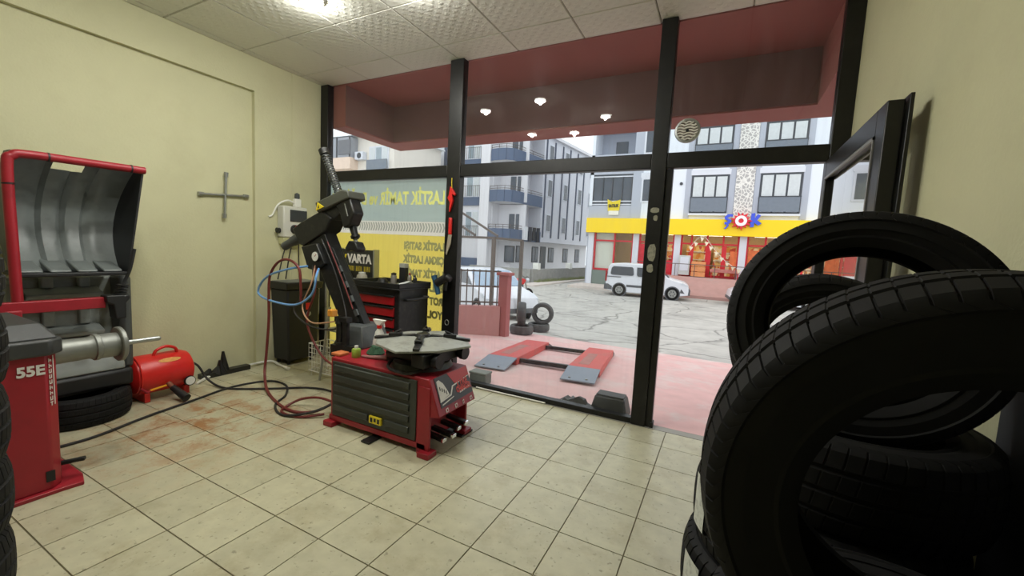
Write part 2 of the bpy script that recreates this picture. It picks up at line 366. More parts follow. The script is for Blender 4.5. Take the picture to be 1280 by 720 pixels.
# ground outside falls away from the door, then the road runs level
M_pink = mat('pink_painted_concrete', C(214, 172, 168), .7, var=.16, vscale=5, bump=.15, bscale=30, dirt=C(208, 198, 192), dscale=2.2, damt=.9, worldspace=True)
M_asph = mat('pale_worn_asphalt', C(182, 179, 172), .85, var=.22, vscale=2.5, bump=.3, bscale=25, dirt=C(134, 132, 127), dscale=.8, damt=.8, worldspace=True)
def cracks(m):
    N = m.node_tree.nodes; L = m.node_tree.links; b = N['Principled BSDF']; src = b.inputs['Base Color'].links[0].from_socket
    geo = N.new('ShaderNodeNewGeometry'); nz = N.new('ShaderNodeTexNoise'); nz.inputs['Scale'].default_value = .9; nz.inputs['Detail'].default_value = 5; L.new(geo.outputs['Position'], nz.inputs['Vector'])
    ad = N.new('ShaderNodeMix'); ad.data_type = 'VECTOR'; ad.inputs['Factor'].default_value = .45; L.new(geo.outputs['Position'], ad.inputs['A']); L.new(nz.outputs['Color'], ad.inputs['B'])
    v = N.new('ShaderNodeTexVoronoi'); v.feature = 'DISTANCE_TO_EDGE'; v.inputs['Scale'].default_value = .75; L.new(ad.outputs['Result'], v.inputs['Vector'])
    r = N.new('ShaderNodeValToRGB'); r.color_ramp.elements[0].color = (.75, .75, .75, 1); r.color_ramp.elements[1].color = (0, 0, 0, 1); r.color_ramp.elements[1].position = .02; L.new(v.outputs['Distance'], r.inputs['Fac'])
    mx = N.new('ShaderNodeMix'); mx.data_type = 'RGBA'; L.new(r.outputs['Color'], mx.inputs['Factor']); L.new(src, mx.inputs['A']); mx.inputs['B'].default_value = C(92, 90, 86); L.new(mx.outputs['Result'], b.inputs['Base Color'])
cracks(M_asph)
def gz(y): return 0 if y < 3.8 else max(-.08 * (y - 3.8), -.66)
def strip(x0, x1, ys, dz=0):
    mb = MB()
    for a, b_ in zip(ys[:-1], ys[1:]):
        mb.add([(x0, a, gz(a) + dz), (x1, a, gz(a) + dz), (x1, b_, gz(b_) + dz), (x0, b_, gz(b_) + dz)], [(0, 1, 2, 3)])
        mb.add([(x0, a, -1.2), (x1, a, -1.2), (x1, b_, -1.2), (x0, b_, -1.2)], [(3, 2, 1, 0)])
    return mb
struct('forecourt', strip(-4.75, 9, [3.795, 8.4]), M_pink)
struct('road', strip(-45, 45, [8.4, 12.05, 70]).add([(-45, 3.9, -.01), (-4.75, 3.9, -.01), (-4.75, 8.4, gz(8.4)), (-45, 8.4, gz(8.4))], [(0, 1, 2, 3)]), M_asph)

# ------------------------------------------------------------------ ceiling lamps
for i, (x, y, lab) in enumerate(((-3.16, 2.37, 'lit round ceiling lamp at the top edge of the photo, above the tyre changer'), (-2.27, 2.5, 'round ceiling lamp in the middle bay nearest the shopfront glass'), (-1.65, 1.65, 'round ceiling lamp nearest the stacked tyres'), (-2.32, 1.02, 'round ceiling lamp above the open floor, nearest the camera'), (-3.01, 1.13, 'round ceiling lamp nearest the wheel balancer'))):
    lt = thing('ceiling_lamp', (x, y, 3.40), lab, 'lamp', 'round ceiling lamps')
    MB().lathe([(.075, 3.434), (.095, 3.434), (.095, 3.415), (.075, 3.408)], 24, Matrix.Translation((x, y, 0)), closed=True).build('lamp_ring', M_white, lt)
    MB().lathe([(.001, 3.432), (.074, 3.432), (.074, 3.412), (.04, 3.404), (.001, 3.402)], 24, Matrix.Translation((x, y, 0))).build('lamp_diffuser', M_lampglow, lt)
    for kind_, pw, dz in (('AREA', .52, -.012), ('POINT', .58, -.03)):
        ld = bpy.data.lights.new('lamp_light', kind_); ld.energy = LAMP_POWER * pw; ld.color = LAMP_COLOR
        if kind_ == 'AREA': ld.shape = 'DISK'; ld.size = .14
        else: ld.shadow_soft_size = .025
        lo = bpy.data.objects.new('lamp_light', ld); COL.objects.link(lo); lo.parent = lt; lo.location = (0, 0, dz)

# ------------------------------------------------------------------ tyres
def tyre_mesh(name, m, R=.31, rb=.2, w=.22, blocks=56, detail=True):
    """tyre about local z, centred; shoulder blocks cut by slots, ribs by grooves, hollow inside"""
    h = w / 2
    prof = []   # (r, z, slotdepth)
    tw = h * .86
    ribs = [-tw, -tw * .62, -tw * .58, -tw * .50, -tw * .46, -tw * .08, -tw * .04, tw * .04, tw * .08, tw * .46, tw * .50, tw * .58, tw * .62, tw]
    g = .007
    if detail:
        for k, z in enumerate(ribs):
            crown = R - .012 * (abs(z) / tw) ** 3
            if k in (2, 3, 6, 7, 10, 11): prof.append((crown - g, z, 0))
            else: prof.append((crown, z, .0035 if abs(z) > tw * .6 else .0015))
    else:
        prof += [(R - .012, -tw, 0), (R, -tw * .4, 0), (R, tw * .4, 0), (R - .012, tw, 0)]
    side = [(R - .022, h * .95, .003 if detail else 0), (R - .034, h, 0), (R - .038, h - .003, 0), (R - .06, h * 1.0, 0), ((R + rb) / 2, h * .99, 0), (rb + .03, h * .93, 0), (rb + .024, h * .96, 0), (rb + .012, h * .9, 0), (rb, h * .82, 0), (rb + .004, h * .74, 0)]
    inner = [(rb + .02, h * .78, 0), ((R + rb) / 2, h * .9, 0), (R - .03, h * .78, 0), (R - .018, h * .3, 0)]
    full = prof + side + inner + [(r, -z, s) for r, z, s in inner[::-1]] + [(r, -z, s) for r, z, s in side[::-1]]
    angs = []
    if detail:
        for b_ in range(blocks):
            for t, sl in ((0, 1), (.08, 1), (.12, 0), (.58, 0), (.96, 0)): angs.append((2 * PI * (b_ + t) / blocks, sl))
    else: angs = [(2 * PI * i / 40, 0) for i in range(40)]
    n = len(angs); vs_ = []
    for r, z, sd in full:
        for a, sl in angs:
            a2 = a + (.55 * z if detail and sd else 0)
            rr = r - (sd if sl else 0); vs_.append((rr * math.cos(a2), rr * math.sin(a2), z))
    k = len(full); fs_ = [(j * n + i, j * n + (i + 1) % n, ((j + 1) % k) * n + (i + 1) % n, ((j + 1) % k) * n + i) for j in range(k) for i in range(n)]
    return MB().add(vs_, fs_).mesh(name, m, True, ang=28)
ME_tyre = tyre_mesh('car_tyre', M_rubber)
ME_tyre2 = tyre_mesh('car_tyre', M_rubber, w=.229, blocks=60)
ME_tyre1 = tyre_mesh('car_tyre', M_rubber, R=.33, rb=.2, w=.2, blocks=80)
ME_tyre3 = tyre_mesh('car_tyre', M_rubber, R=.31, rb=.205, w=.2, blocks=64)
def tyre(me, loc, label, axis=None, spin=0.0, group=None, name='car_tyre'):
    o = bpy.data.objects.new(name, me); COL.objects.link(o); o.location = loc
    if axis:
        q = Vector((0, 0, 1)).rotation_difference(Vector(axis).normalized()); o.rotation_euler = (q.to_matrix() @ Matrix.Rotation(spin, 3, 'Z')).to_euler()
    else: o.rotation_euler = (0, 0, spin)
    return tag(o, label, 'tyre', group)
def tread_label(t, R, w, a, dz=0.0, aw=.05, hh=.06):
    mb = MB(); vs_ = []; n = 6
    for i in range(n + 1):
        b_ = a + aw * (i / n - .5) / R * 2
        for z in (-hh, hh): vs_.append(((R + .003) * math.cos(b_), (R + .003) * math.sin(b_), z + dz))
    mb.add(vs_, [(2 * i, 2 * i + 2, 2 * i + 3, 2 * i + 1) for i in range(n)])
    return tag(mb.build('tread_sticker', M_label, t, local=True), 'white paper sticker on the tread')
G = 'tyres piled by the right wall'
tyre(ME_tyre1, (.3226, .757, 1.1755), 'nearest big tyre standing upright, filling the lower right of the photo', (.026, 1, .056), 0, G)
tyre(ME_tyre3, (.33, 1.435, 1.337), 'tyre standing upright behind the nearest tyre, in front of the open door', (.19, 1, -.14), .3, G)
tyre(ME_tyre, (.355, 2.05, 1.155), 'farthest upright tyre, seen through the hole of the two in front', (-.05, 1, 0), .1, G)
xs = ((.33, 1.43, 0), (.285, 1.41, .3), (.265, 1.405, .9), (.275, 1.41, .2), (.28, 1.42, .6))
words = ('topmost lying tyre of the middle stack, seen through the nearest tyre', 'lying tyre second from the top of the middle stack', 'lying tyre third from the top of the middle stack, white label on its tread', 'lying tyre second from the floor in the middle stack', 'bottom lying tyre of the middle stack on the floor')
mid = []
for k, (x, y, s_) in enumerate(xs):
    mid.append(tyre(ME_tyre, (x, y, .99 - .22 * k), words[k], None, 0, G))
tread_label(mid[0], .31, .22, PI * 1.10, .0, .03, .05)
tread_label(mid[1], .31, .22, PI * 1.12, .02, .035, .075)
tread_label(mid[2], .31, .22, PI * 1.15, .0, .045, .08)
nearw = ('topmost lying tyre of the nearest stack, under the big upright tyre', 'lying tyre second from the top of the nearest stack', 'lying tyre second from the floor in the nearest stack', 'bottom lying tyre of the nearest stack')
for k in range(4): tyre(ME_tyre2, (.32 - .012 * (k % 2), .772 + .006 * (k % 2), .8015 - .229 * k), nearw[k], None, k * .7, G)
farw = ('topmost lying tyre of the far stack by the door leaf', 'lying tyre second from the top of the far stack', 'lying tyre second from the floor in the far stack', 'bottom lying tyre of the far stack by the door leaf')
for k in range(4): tyre(ME_tyre2, (.365, 2.062 - .004 * (k % 2), .8015 - .229 * k), farw[k], None, k * .5, G)

# ------------------------------------------------------------------ tyre changer
tc_ = thing('tyre_changer', (-2.26, 2.6, 0), 'red tyre changing machine with grey louvred side and tilted black column', 'tyre changer')
MB().prism([(-2.76, .05), (-1.84, .05), (-1.84, .27), (-1.67, .30), (-1.77, .56), (-2.76, .56)], 'y', 2.27, 2.74).build('cabinet', M_red, tc_, bevel=.008)
MB().box(-1.86, -1.75, 2.262, 2.285, .0, .5).build('corner_post', M_red, tc_, bevel=.004)
MB().box(-1.86, -1.75, 2.725, 2.748, .0, .3).build('corner_post', M_red, tc_, bevel=.004)
for x, y in ((-2.79, 2.25), (-1.82, 2.25), (-1.82, 2.71), (-2.79, 2.71)): MB().box(x, x + .1, y - .03, y + .07, 0, .04).build('foot', M_red, tc_, bevel=.004)
MB().box(-2.77, -1.78, 2.262, 2.28, .04, .085).build('base_rail', M_red, tc_, bevel=.004)
M_panel = mat('charcoal_panel', C(54, 58, 52), .5, var=.15, vscale=7, dirt=C(84, 84, 72), dscale=9, damt=.3)
sp = MB().box(-2.73, -1.87, 2.258, 2.272, .09, .535).build('side_panel', M_panel, tc_, bevel=.004)
for k in range(5):
    z = .455 - .082 * k
    x1 = -1.93 if k < 4 else -2.33
    MB().prism([(2.26, z), (2.243, z + .012), (2.247, z + .052), (2.26, z + .058)], 'x', -2.70, x1).build('louvre', M_panel, sp, bevel=.003)
    if k == 4: MB().prism([(2.26, z), (2.243, z + .012), (2.247, z + .052), (2.26, z + .058)], 'x', -2.16, -1.93).build('louvre', M_panel, sp, bevel=.003)
pl = tag(MB().box(-2.305, -2.185, 2.24, 2.258, .13, .185).build('rating_plate', M_yellow, tc_, bevel=.002), 'small yellow rating plate')
for k in range(3): MB().box(-2.29 + .035 * k, -2.268 + .035 * k, 2.2385, 2.24, .14 + .008 * (k % 2), .175).build('plate_print', M_blackpl, pl)
# control panel lies on the sloped front
A0 = Vector((-1.77, 2.27, .56)); ey = Vector((0, 1, 0)); ed = Vector((.10, 0, -.26)); nn = Vector((.26, 0, .10)).normalized()
def slope_poly(name, pts, m, parent, lift=.004, th=.003):
    vs_ = [A0 + ey * (.47 * u) + ed * v + nn * lift for u, v in pts] + [A0 + ey * (.47 * u) + ed * v + nn * (lift - th) for u, v in pts]
    n = len(pts)
    return MB().add(vs_, [tuple(range(n)), tuple(range(2 * n - 1, n - 1, -1))] + [(i, (i + 1) % n, n + (i + 1) % n, n + i) for i in range(n)]).build(name, m, parent, smooth=False)
M_decalb = mat('black_decal', C(38, 38, 40), .35, var=.1); M_decalw = mat('white_decal', C(222, 218, 210), .45, var=.08, vscale=40)
M_decalr = mat('red_decal', C(214, 60, 48), .4, var=.05)
cp = slope_poly('control_panel', [(.10, .02), (.97, .02), (.97, .76), (.10, .80)], M_decalb, tc_)
slope_poly('panel_print', [(.42, .02), (.97, .02), (.97, .26), (.55, .34)], M_redb, cp, .006)
dial = [(.13 + .0, .12), (.19, .10), (.27, .22), (.33, .42), (.36, .56), (.12, .62)]
slope_poly('panel_print', dial, M_decalw, cp, .006)
slope_poly('panel_print', [(.11, .62), (.38, .57), (.47, .37), (.95, .27), (.95, .29), (.49, .40), (.40, .60), (.11, .66)], M_decalw, cp, .007)
for k in range(4): slope_poly('panel_print', [(.16 + .045 * k, .28 + .05 * k), (.175 + .045 * k, .27 + .05 * k), (.175 + .045 * k, .36 + .05 * k), (.16 + .045 * k, .37 + .05 * k)], M_decalb, cp, .008)
slope_poly('panel_print', [(.14, .72), (.45, .64), (.45, .66), (.14, .75)], M_decalw, cp, .007)
slope_poly('panel_print', [(.62, .60), (.93, .54), (.93, .58), (.62, .64)], M_decalw, cp, .007)
for u, s_ in ((.22, .05), (.46, .05), (.66, .035), (.88, .05)):
    slope_poly('pedal_symbol', [(u - s_ * .6, .86), (u + s_ * .6, .845), (u + s_ * .6, .94), (u - s_ * .6, .955)], M_decalw, tc_)
    slope_poly('pedal_symbol', [(u - s_ * .25, .875), (u + s_ * .3, .87), (u + s_ * .3, .93), (u - s_ * .25, .935)], M_red, tc_, .006)
for word, u, v, wd in (('TYRE', .58, .45, .15), ('CHANGER', .55, .60, .19)):
    text_obj('panel_lettering', word, M_decalr, cp, frame_m(A0 + ey * (.47 * u) + ed * v + nn * .0068, ey, -ed, nn), .058, .003, wd)
for k, (y, z, x1) in enumerate(((2.37, .10, -1.70), (2.43, .12, -1.66), (2.54, .13, -1.69), (2.61, .15, -1.67))):
    pd = MB().bar((-1.95, y, z + .03), (x1, y, z), .045, .03).build('pedal', M_blackst, tc_, bevel=.006)
    MB().box(x1 - .004, x1 + .014, y - .024, y + .024, z - .014, z + .014).build('pedal_tip', M_chrome, pd, bevel=.003)
MB().box(-1.90, -1.72, 2.64, 2.80, .002, .014).build('floor_plate', M_blackst, tc_, bevel=.002)
MB().box(-2.31, -2.23, 2.17, 2.30, .002, .016).build('floor_plate', M_blackst, tc_, bevel=.002)
# clamping turntable
ct = Vector((-2.06, 2.55, 0)); oct_ = []
for i in range(8):
    a = 2 * PI * i / 8 + .2; r = .405 if i % 2 == 0 else .36
    oct_.append((ct.x + r * math.cos(a), ct.y + r * math.sin(a)))
tt = MB()
n8 = 8
tt.add([(x, y, .735) for x, y in oct_] + [(x, y, .752) for x, y in oct_] + [(ct.x + (x - ct.x) * .45, ct.y + (y - ct.y) * .45, .785) for x, y in oct_],
       [tuple(range(7, -1, -1)), tuple(range(16, 24))] + [(i, (i + 1) % 8, 8 + (i + 1) % 8, 8 + i) for i in range(8)] + [(8 + i, 8 + (i + 1) % 8, 16 + (i + 1) % 8, 16 + i) for i in range(8)])
tto = tt.build('turntable', M_dullsteel, tc_, bevel=.004)
MB().cyl((ct.x, ct.y, .78), (ct.x, ct.y, .805), .07, .05, 20).build('turntable_hub', M_blackst, tto)
for i in range(4):
    a = PI / 4 * (2 * i) + .55; d = Vector((math.cos(a), math.sin(a), 0)); c3 = Vector((ct.x, ct.y, 0))
    MB().bar(c3 + d * .06 + Vector((0, 0, .79)), c3 + d * .37 + Vector((0, 0, .763)), .045, .02).build('jaw_slide', M_blackst, tto, bevel=.003)
    MB().bar(c3 + d * .16 + Vector((0, 0, .795)), c3 + d * .26 + Vector((0, 0, .79)), .055, .03).cyl(c3 + d * .22 + Vector((0, 0, .8)), c3 + d * .17 + Vector((0, 0, .83)), .014, .008, 8).build('clamp_jaw', M_blackst, tto, bevel=.004)
MB().cyl((ct.x, ct.y, .56), (ct.x, ct.y, .60), .24, .22, 24).cyl((ct.x, ct.y, .60), (ct.x, ct.y, .735), .12, .26, 24).build('turntable_pedestal', M_panel, tc_)
for dx, dy in ((.05, -.17), (-.06, .16)):
    MB().cyl((ct.x - .18, ct.y + dy, .665), (ct.x + .26, ct.y + dy, .665), .045, None, 14).cyl((ct.x + .26, ct.y + dy, .665), (ct.x + .3, ct.y + dy, .665), .055, None, 14).build('clamp_cylinder', M_blackst, tc_)
MB().box(ct.x + .12, ct.x + .24, ct.y - .28, ct.y + .2, .62, .72).build('clamp_linkage', M_blackst, tc_, bevel=.01)
MB().tube([(ct.x + .2, ct.y - .2, .6), (ct.x + .1, ct.y - .3, .575), (ct.x - .1, ct.y - .27, .58), (ct.x - .2, ct.y - .1, .6)], .012, 6).build('hose', M_hoseblk, tc_)
# tilting column and swing arm, all in the x-z plane around y = 2.75
def xz(p, y): return (p[0], y, p[1])
MB().box(-3.12, -2.74, 2.55, 2.92, .45, .56).build('rear_bracket', M_blackst, tc_, bevel=.006)
MB().frustum((-3.12, -2.74, 2.58, 2.92), (-3.00, -2.80, 2.62, 2.88), .56, .75).build('column_foot', M_greypl, tc_, bevel=.012)
MB().prism([(-3.14, .70), (-2.93, .76), (-3.42, 1.60), (-3.66, 1.53)], 'y', 2.70, 2.84).build('column', M_blackst, tc_, bevel=.008)
MB().prism([(-2.94, .74), (-2.88, .75), (-3.30, 1.42), (-3.34, 1.44)], 'y', 2.72, 2.80).build('column_rail', M_blackst, tc_, bevel=.004)
for t in (.15, .32, .5, .7): MB().box(-.03, .03, -.012, .012, -.02, .02, frame_m((-2.91 - .40 * t, 2.712, .74 + .70 * t), (-.5, 0, .86), (0, 1, 0))).build('rail_clip', M_greypl, tc_)
MB().prism([(-3.84, 1.59), (-3.70, 1.66), (-3.42, 1.77), (-3.28, 1.70), (-3.36, 1.58), (-3.67, 1.42), (-3.74, 1.44)], 'y', 2.68, 2.86).build('arm_carrier', M_blackst, tc_, bevel=.012)
MB().cyl((-4.06, 2.75, 1.405), (-3.74, 2.75, 1.54), .042, None, 18).cyl((-3.92, 2.75, 1.464), (-3.74, 2.75, 1.54), .05, None, 18).build('arm_cylinder', M_greypl, tc_, bevel=.006)
MB().prism([(-3.46, 1.77), (-3.28, 1.68), (-3.20, 1.73), (-3.04, 1.87), (-3.12, 1.93), (-3.3, 1.86)], 'y', 2.70, 2.82).build('swing_arm', M_blackst, tc_, bevel=.01)
MB().prism([(-3.48, 1.84), (-3.13, 1.955), (-3.05, 1.945), (-3.03, 1.88), (-3.10, 1.86), (-3.45, 1.745)], 'y', 2.66, 2.86).build('arm_cover', mat('olive_grey_plastic', C(70, 72, 64), .5, var=.1), tc_, bevel=.012)
tag(MB().prism([(-3.455, 1.765), (-3.35, 1.80), (-3.435, 1.84)], 'y', 2.652, 2.66).build('warning_triangle', M_yellow, tc_), 'yellow warning triangle sticker')
MB().prism([(-3.428, 1.785), (-3.41, 1.79), (-3.42, 1.82)], 'y', 2.650, 2.652).build('warning_mark', M_blackpl, tc_)
MB().prism([(-3.26, 1.86), (-3.05, 1.89), (-2.985, 1.75), (-3.04, 1.64), (-3.12, 1.61), (-3.17, 1.74)], 'y', 2.68, 2.80).build('slide_housing', M_blackst, tc_, bevel=.012)
MB().bar((-3.10, 2.678, 1.83), (-3.06, 2.678, 1.72), .006, .012, (0, 1, 0)).build('housing_slot', M_dullsteel, tc_)
top = Vector((-3.475, 2.75, 2.335)); bot = Vector((-3.03, 2.75, 1.49)); d_ = (bot - top).normalized()
MB().cyl(top, bot, .018, None, 8).build('slide_rod', M_steel, tc_)
MB().cyl(top - d_ * .01, top + d_ * .045, .048, .046, 18).build('rod_cap', M_blackst, tc_)
coil = []
a_, b_ = d_.cross(Vector((0, 1, 0))), Vector((0, 1, 0))
for i in range(15 * 10 + 1):
    t = i / 150; an = 2 * PI * i / 10; coil.append(top + d_ * (.04 + .40 * t) + (a_ * math.cos(an) + b_ * math.sin(an)) * .034)
MB().tube(coil, .0065, 5, smooth=0).build('return_spring', M_greypl, tc_)
MB().cyl(Vector((-3.08, 2.75, 1.64)), Vector((-3.03, 2.75, 1.52)), .034, .028, 14).cyl(Vector((-3.045, 2.75, 1.55)), Vector((-3.037, 2.75, 1.53)), .042, None, 14).build('rod_collar', M_blackst, tc_)
MB().prism([(-3.07, 1.50), (-2.99, 1.49), (-2.955, 1.43), (-2.97, 1.40), (-3.04, 1.415), (-3.11, 1.40), (-3.12, 1.43)], 'y', 2.70, 2.80).build('mount_head', M_blackst, tc_, bevel=.008)
gb = MB().prism([(-3.68, 1.42), (-3.46, 1.46), (-3.34, 1.27), (-3.49, 1.20), (-3.58, 1.21)], 'y', 2.66, 2.71).build('gauge_bracket', M_blackst, tc_, bevel=.01)
MB().cyl((-3.44, 2.66, 1.335), (-3.44, 2.635, 1.335), .052, .05, 22).build('gauge_rim', M_blackpl, gb)
MB().cyl((-3.44, 2.636, 1.335), (-3.44, 2.632, 1.335), .043, None, 22).build('gauge_face', M_white, gb)
MB().bar((-3.44, 2.631, 1.335), (-3.42, 2.631, 1.36), .004, .004, (0, 1, 0)).build('gauge_needle', M_red, gb)
# air treatment unit behind the left corner
MB().cyl((-2.93, 2.5, .62), (-2.93, 2.5, .78), .035, None, 12).cyl((-2.93, 2.5, .78), (-2.93, 2.5, .84), .045, .03, 12).cyl((-2.86, 2.5, .60), (-2.86, 2.5, .80), .03, None, 12).box(-2.97, -2.82, 2.47, 2.53, .80, .84).box(-2.95, -2.76, 2.47, 2.53, .50, .6).build('air_filter', M_blackst, tc_)
MB().box(-3.06, -3.0, 2.47, 2.53, .83, .89).build('valve_knob', mat('orange_plastic', C(225, 150, 50), .5), tc_, bevel=.006)
MB().box(-2.80, -2.70, 2.30, 2.40, .56, .585).build('corner_cap', mat('orange_worn', C(190, 110, 60), .6), tc_, bevel=.006)
for nm, m_, r_, pts in (
    ('hose', M_hoseblue, .0105, [(-3.42, 2.66, 1.22), (-3.31, 2.55, 1.16), (-3.37, 2.55, .99), (-3.59, 2.55, .87), (-3.89, 2.55, .86), (-4.14, 2.55, .90), (-4.17, 2.55, .98), (-4.02, 2.55, 1.11), (-3.71, 2.55, 1.2), (-3.5, 2.6, 1.24)]),
    ('hose', M_hosered, .012, [(-4.01, 2.55, .90), (-3.99, 2.55, 1.11), (-3.87, 2.55, 1.25), (-3.71, 2.55, 1.29), (-3.57, 2.56, 1.22), (-3.54, 2.56, 1.05), (-3.55, 2.57, .90)]),
    ('hose', M_hosered, .013, [(-4.01, 2.55, .92), (-4.01, 2.55, .67), (-4.05, 2.55, .33), (-4.0, 2.5, .12), (-3.75, 2.38, .018), (-3.27, 2.24, .014), (-3.04, 2.31, .02), (-2.9, 2.42, .10), (-2.78, 2.5, .2)]),
    ('hose', M_hosered, .010, [(-3.46, 2.66, 1.22), (-3.42, 2.62, 1.0), (-3.5, 2.6, .7), (-3.3, 2.6, .42), (-2.95, 2.5, .38)]),
    ('hose', M_hoseblk, .008, [(-3.5, 2.66, 1.25), (-3.45, 2.6, 1.05), (-3.62, 2.55, .82), (-3.35, 2.52, .7), (-3.0, 2.5, .72), (-2.93, 2.5, .84)]),
    ('hose', mat('tan_hose', C(170, 130, 100), .5), .007, [(-3.47, 2.66, 1.25), (-3.42, 2.58, 1.08), (-3.5, 2.55, .86), (-3.3, 2.5, .74), (-2.95, 2.48, .8)]),
    ('hose', M_hoseblk, .007, [(-3.42, 2.69, 1.5), (-3.26, 2.69, 1.25), (-3.14, 2.69, 1.0), (-3.05, 2.66, .85), (-2.95, 2.58, .8)]),
    ('hose', M_hosered, .006, [(-3.34, 2.69, 1.48), (-3.2, 2.69, 1.25), (-3.1, 2.69, 1.08), (-2.98, 2.68, .88)])):
    MB().tube(pts, r_, 8, 8).build(nm, m_, tc_)

# small things lying on the tyre changer's top
zt = .56
oc = thing('oil_can', (-2.60, 2.38, zt), 'small green oil can with silver cap on tyre changer top', 'can')
MB().lathe([(.001, zt), (.034, zt), (.036, zt + .004), (.036, zt + .062), (.030, zt + .072), (.014, zt + .076)], 20, Matrix.Translation((-2.60, 2.38, 0))).build('can_body', mat('green_can', C(136, 160, 60), .4, var=.3, vscale=40), oc)
MB().lathe([(.014, zt + .074), (.016, zt + .076), (.016, zt + .096), (.001, zt + .098)], 16, Matrix.Translation((-2.60, 2.38, 0))).build('can_cap', M_white, oc)
sb = thing('spray_bottle', (-2.66, 2.69, zt), 'translucent white spray bottle with red collar behind the turntable', 'spray bottle')
T = Matrix.Translation((-2.66, 2.69, 0))
MB().lathe([(.001, zt), (.055, zt), (.058, zt + .01), (.055, zt + .07), (.035, zt + .15), (.018, zt + .185), (.018, zt + .19)], 20, T).build('bottle', mat('milky_plastic', C(205, 205, 195), .4, var=.1), sb)
MB().lathe([(.019, zt + .185), (.023, zt + .187), (.023, zt + .212), (.001, zt + .214)], 16, T).build('collar', M_redb, sb)
MB().prism([(-2.71, zt + .235), (-2.73, zt + .262), (-2.59, zt + .262), (-2.62, zt + .235), (-2.64, zt + .212), (-2.68, zt + .212)], 'y', 2.673, 2.707).bar((-2.61, 2.69, zt + .24), (-2.60, 2.69, zt + .20), .012, .008).build('trigger_head', M_white, sb, bevel=.004)
rg = MB()
for k in range(9):
    a = k * .7; rg.cyl((-2.56 + .05 * math.cos(a), 2.55 + .04 * math.sin(a), zt), (-2.56 + .03 * math.cos(a), 2.55 + .025 * math.sin(a), zt + .05 + .012 * math.sin(3 * a)), .035, .02, 8)
tag(rg.build('rag', mat('dark_green_cloth', C(48, 82, 58), .9, var=.3, vscale=30)), 'crumpled dark green rag on tyre changer beside the column foot', 'rag')
br = thing('brush', (-2.42, 2.40, zt), 'paint brush with pinkish handle lying on tyre changer top', 'brush')
MB().tube([(-2.56, 2.40, zt + .012), (-2.44, 2.42, zt + .016), (-2.34, 2.46, zt + .022)], lambda t: .008 + .014 * t, 8, 6).build('handle', mat('pinkish_handle', C(150, 105, 100), .6), br)
MB().bar((-2.34, 2.46, zt + .022), (-2.28, 2.485, zt + .018), .045, .028).build('bristles', M_blackpl, br, bevel=.004)

# ------------------------------------------------------------------ wheel balancer, hood and guard
wb = thing('wheel_balancer', (-3.5, .7, 0), 'red wheel balancing machine with horizontal steel shaft, at the left edge', 'wheel balancer')
MB().prism([(-3.95, .25), (-3.26, .25), (-3.26, .825), (-3.31, .875), (-3.95, .875)], 'z', .02, .80).build('cabinet', M_red, wb, bevel=.01)
MB().prism([(-3.95, .2), (-3.23, .2), (-3.23, .86), (-3.22, .94), (-3.34, .97), (-3.95, .97)], 'z', 0, .022).build('base_plate', M_red, wb, bevel=.004)
M_tray = mat('black_grey_tray', C(54, 56, 56), .5, var=.15, vscale=7, dirt=C(88, 88, 82), dscale=9, damt=.3)
tr = MB().prism([(-4.02, .2), (-3.235, .2), (-3.235, .84), (-3.29, .90), (-4.02, .90)], 'z', .79, .88).build('weight_tray', M_tray, wb, bevel=.014)
MB().frustum((-3.98, -3.26, .22, .88), (-3.90, -3.36, .30, .84), .88, .955).build('tray_top', M_tray, tr, bevel=.012)
MB().box(-3.80, -3.45, .45, .70, .954, .966).build('tray_cup', M_greyliner, tr, bevel=.006)
text_obj('lettering', '55E', M_decalw, wb, frame_m((-3.256, .712, .69), (0, 1, 0), (0, 0, 1), (1, 0, 0)), .075, .003, .105)
# column of small white characters up the chamfer, with a ruled line beside it
chd = Vector((-.05, .05, 0)).normalized(); chn = Vector((.707, .707, 0))
for k in range(9):
    p = Vector((-3.262, .829, .50 + .031 * k)) + chd * .004 + chn * .002
    mb = MB()
    for (a, b_, c, e) in random.choice((((0, .02, 0, .005), (0, .005, 0, .022), (.015, .02, 0, .022)), ((0, .02, .018, .023), (.008, .013, 0, .02)), ((0, .005, 0, .022), (0, .02, .009, .013), (.016, .02, .0, .012)))):
        mb.box(a, b_, c, e, -.001, .001, frame_m(p, chd, (0, 0, 1), chn))
    mb.build('lettering', M_decalw, wb, smooth=False)
MB().box(.034, .040, 0, .28, -.001, .001, frame_m(Vector((-3.262, .829, .50)) + chn * .002, chd, (0, 0, 1), chn)).build('ruled_line', M_decalw, wb)
MB().box(-3.262, -3.255, .80, .835, .07, .13).build('switch_cover', M_blackpl, wb)
MB().bar((-3.35, .88, .12), (-3.29, .97, .13), .03, .02).build('brake_pedal', M_blackst, wb, bevel=.004)
# shaft runs along +y
M_shaft = mat('dark_cast_steel', C(132, 134, 128), .45, .5, var=.18, vscale=18)
MB().lathe([(.001, -.05), (.07, -.05), (.07, .02), (.066, .14), (.074, .16), (.082, .165), (.082, .185), (.076, .19), (.076, .28), (.001, .28)], 28, frame_m((-3.42, .90, .765), (1, 0, 0), (0, 0, 1), (0, 1, 0))).build('shaft_housing', M_shaft, wb)
MB().lathe([(.03, .275), (.105, .275), (.11, .28), (.11, .298), (.10, .305), (.03, .305)], 32, frame_m((-3.42, .90, .765), (1, 0, 0), (0, 0, 1), (0, 1, 0)), closed=True).build('shaft_flange', M_shaft, wb)
MB().cyl((-3.42, 1.2, .765), (-3.42, 1.40, .765), .016, None, 14).cyl((-3.42, 1.40, .765), (-3.42, 1.41, .765), .016, .010, 14).build('threaded_shaft', M_steel, wb)
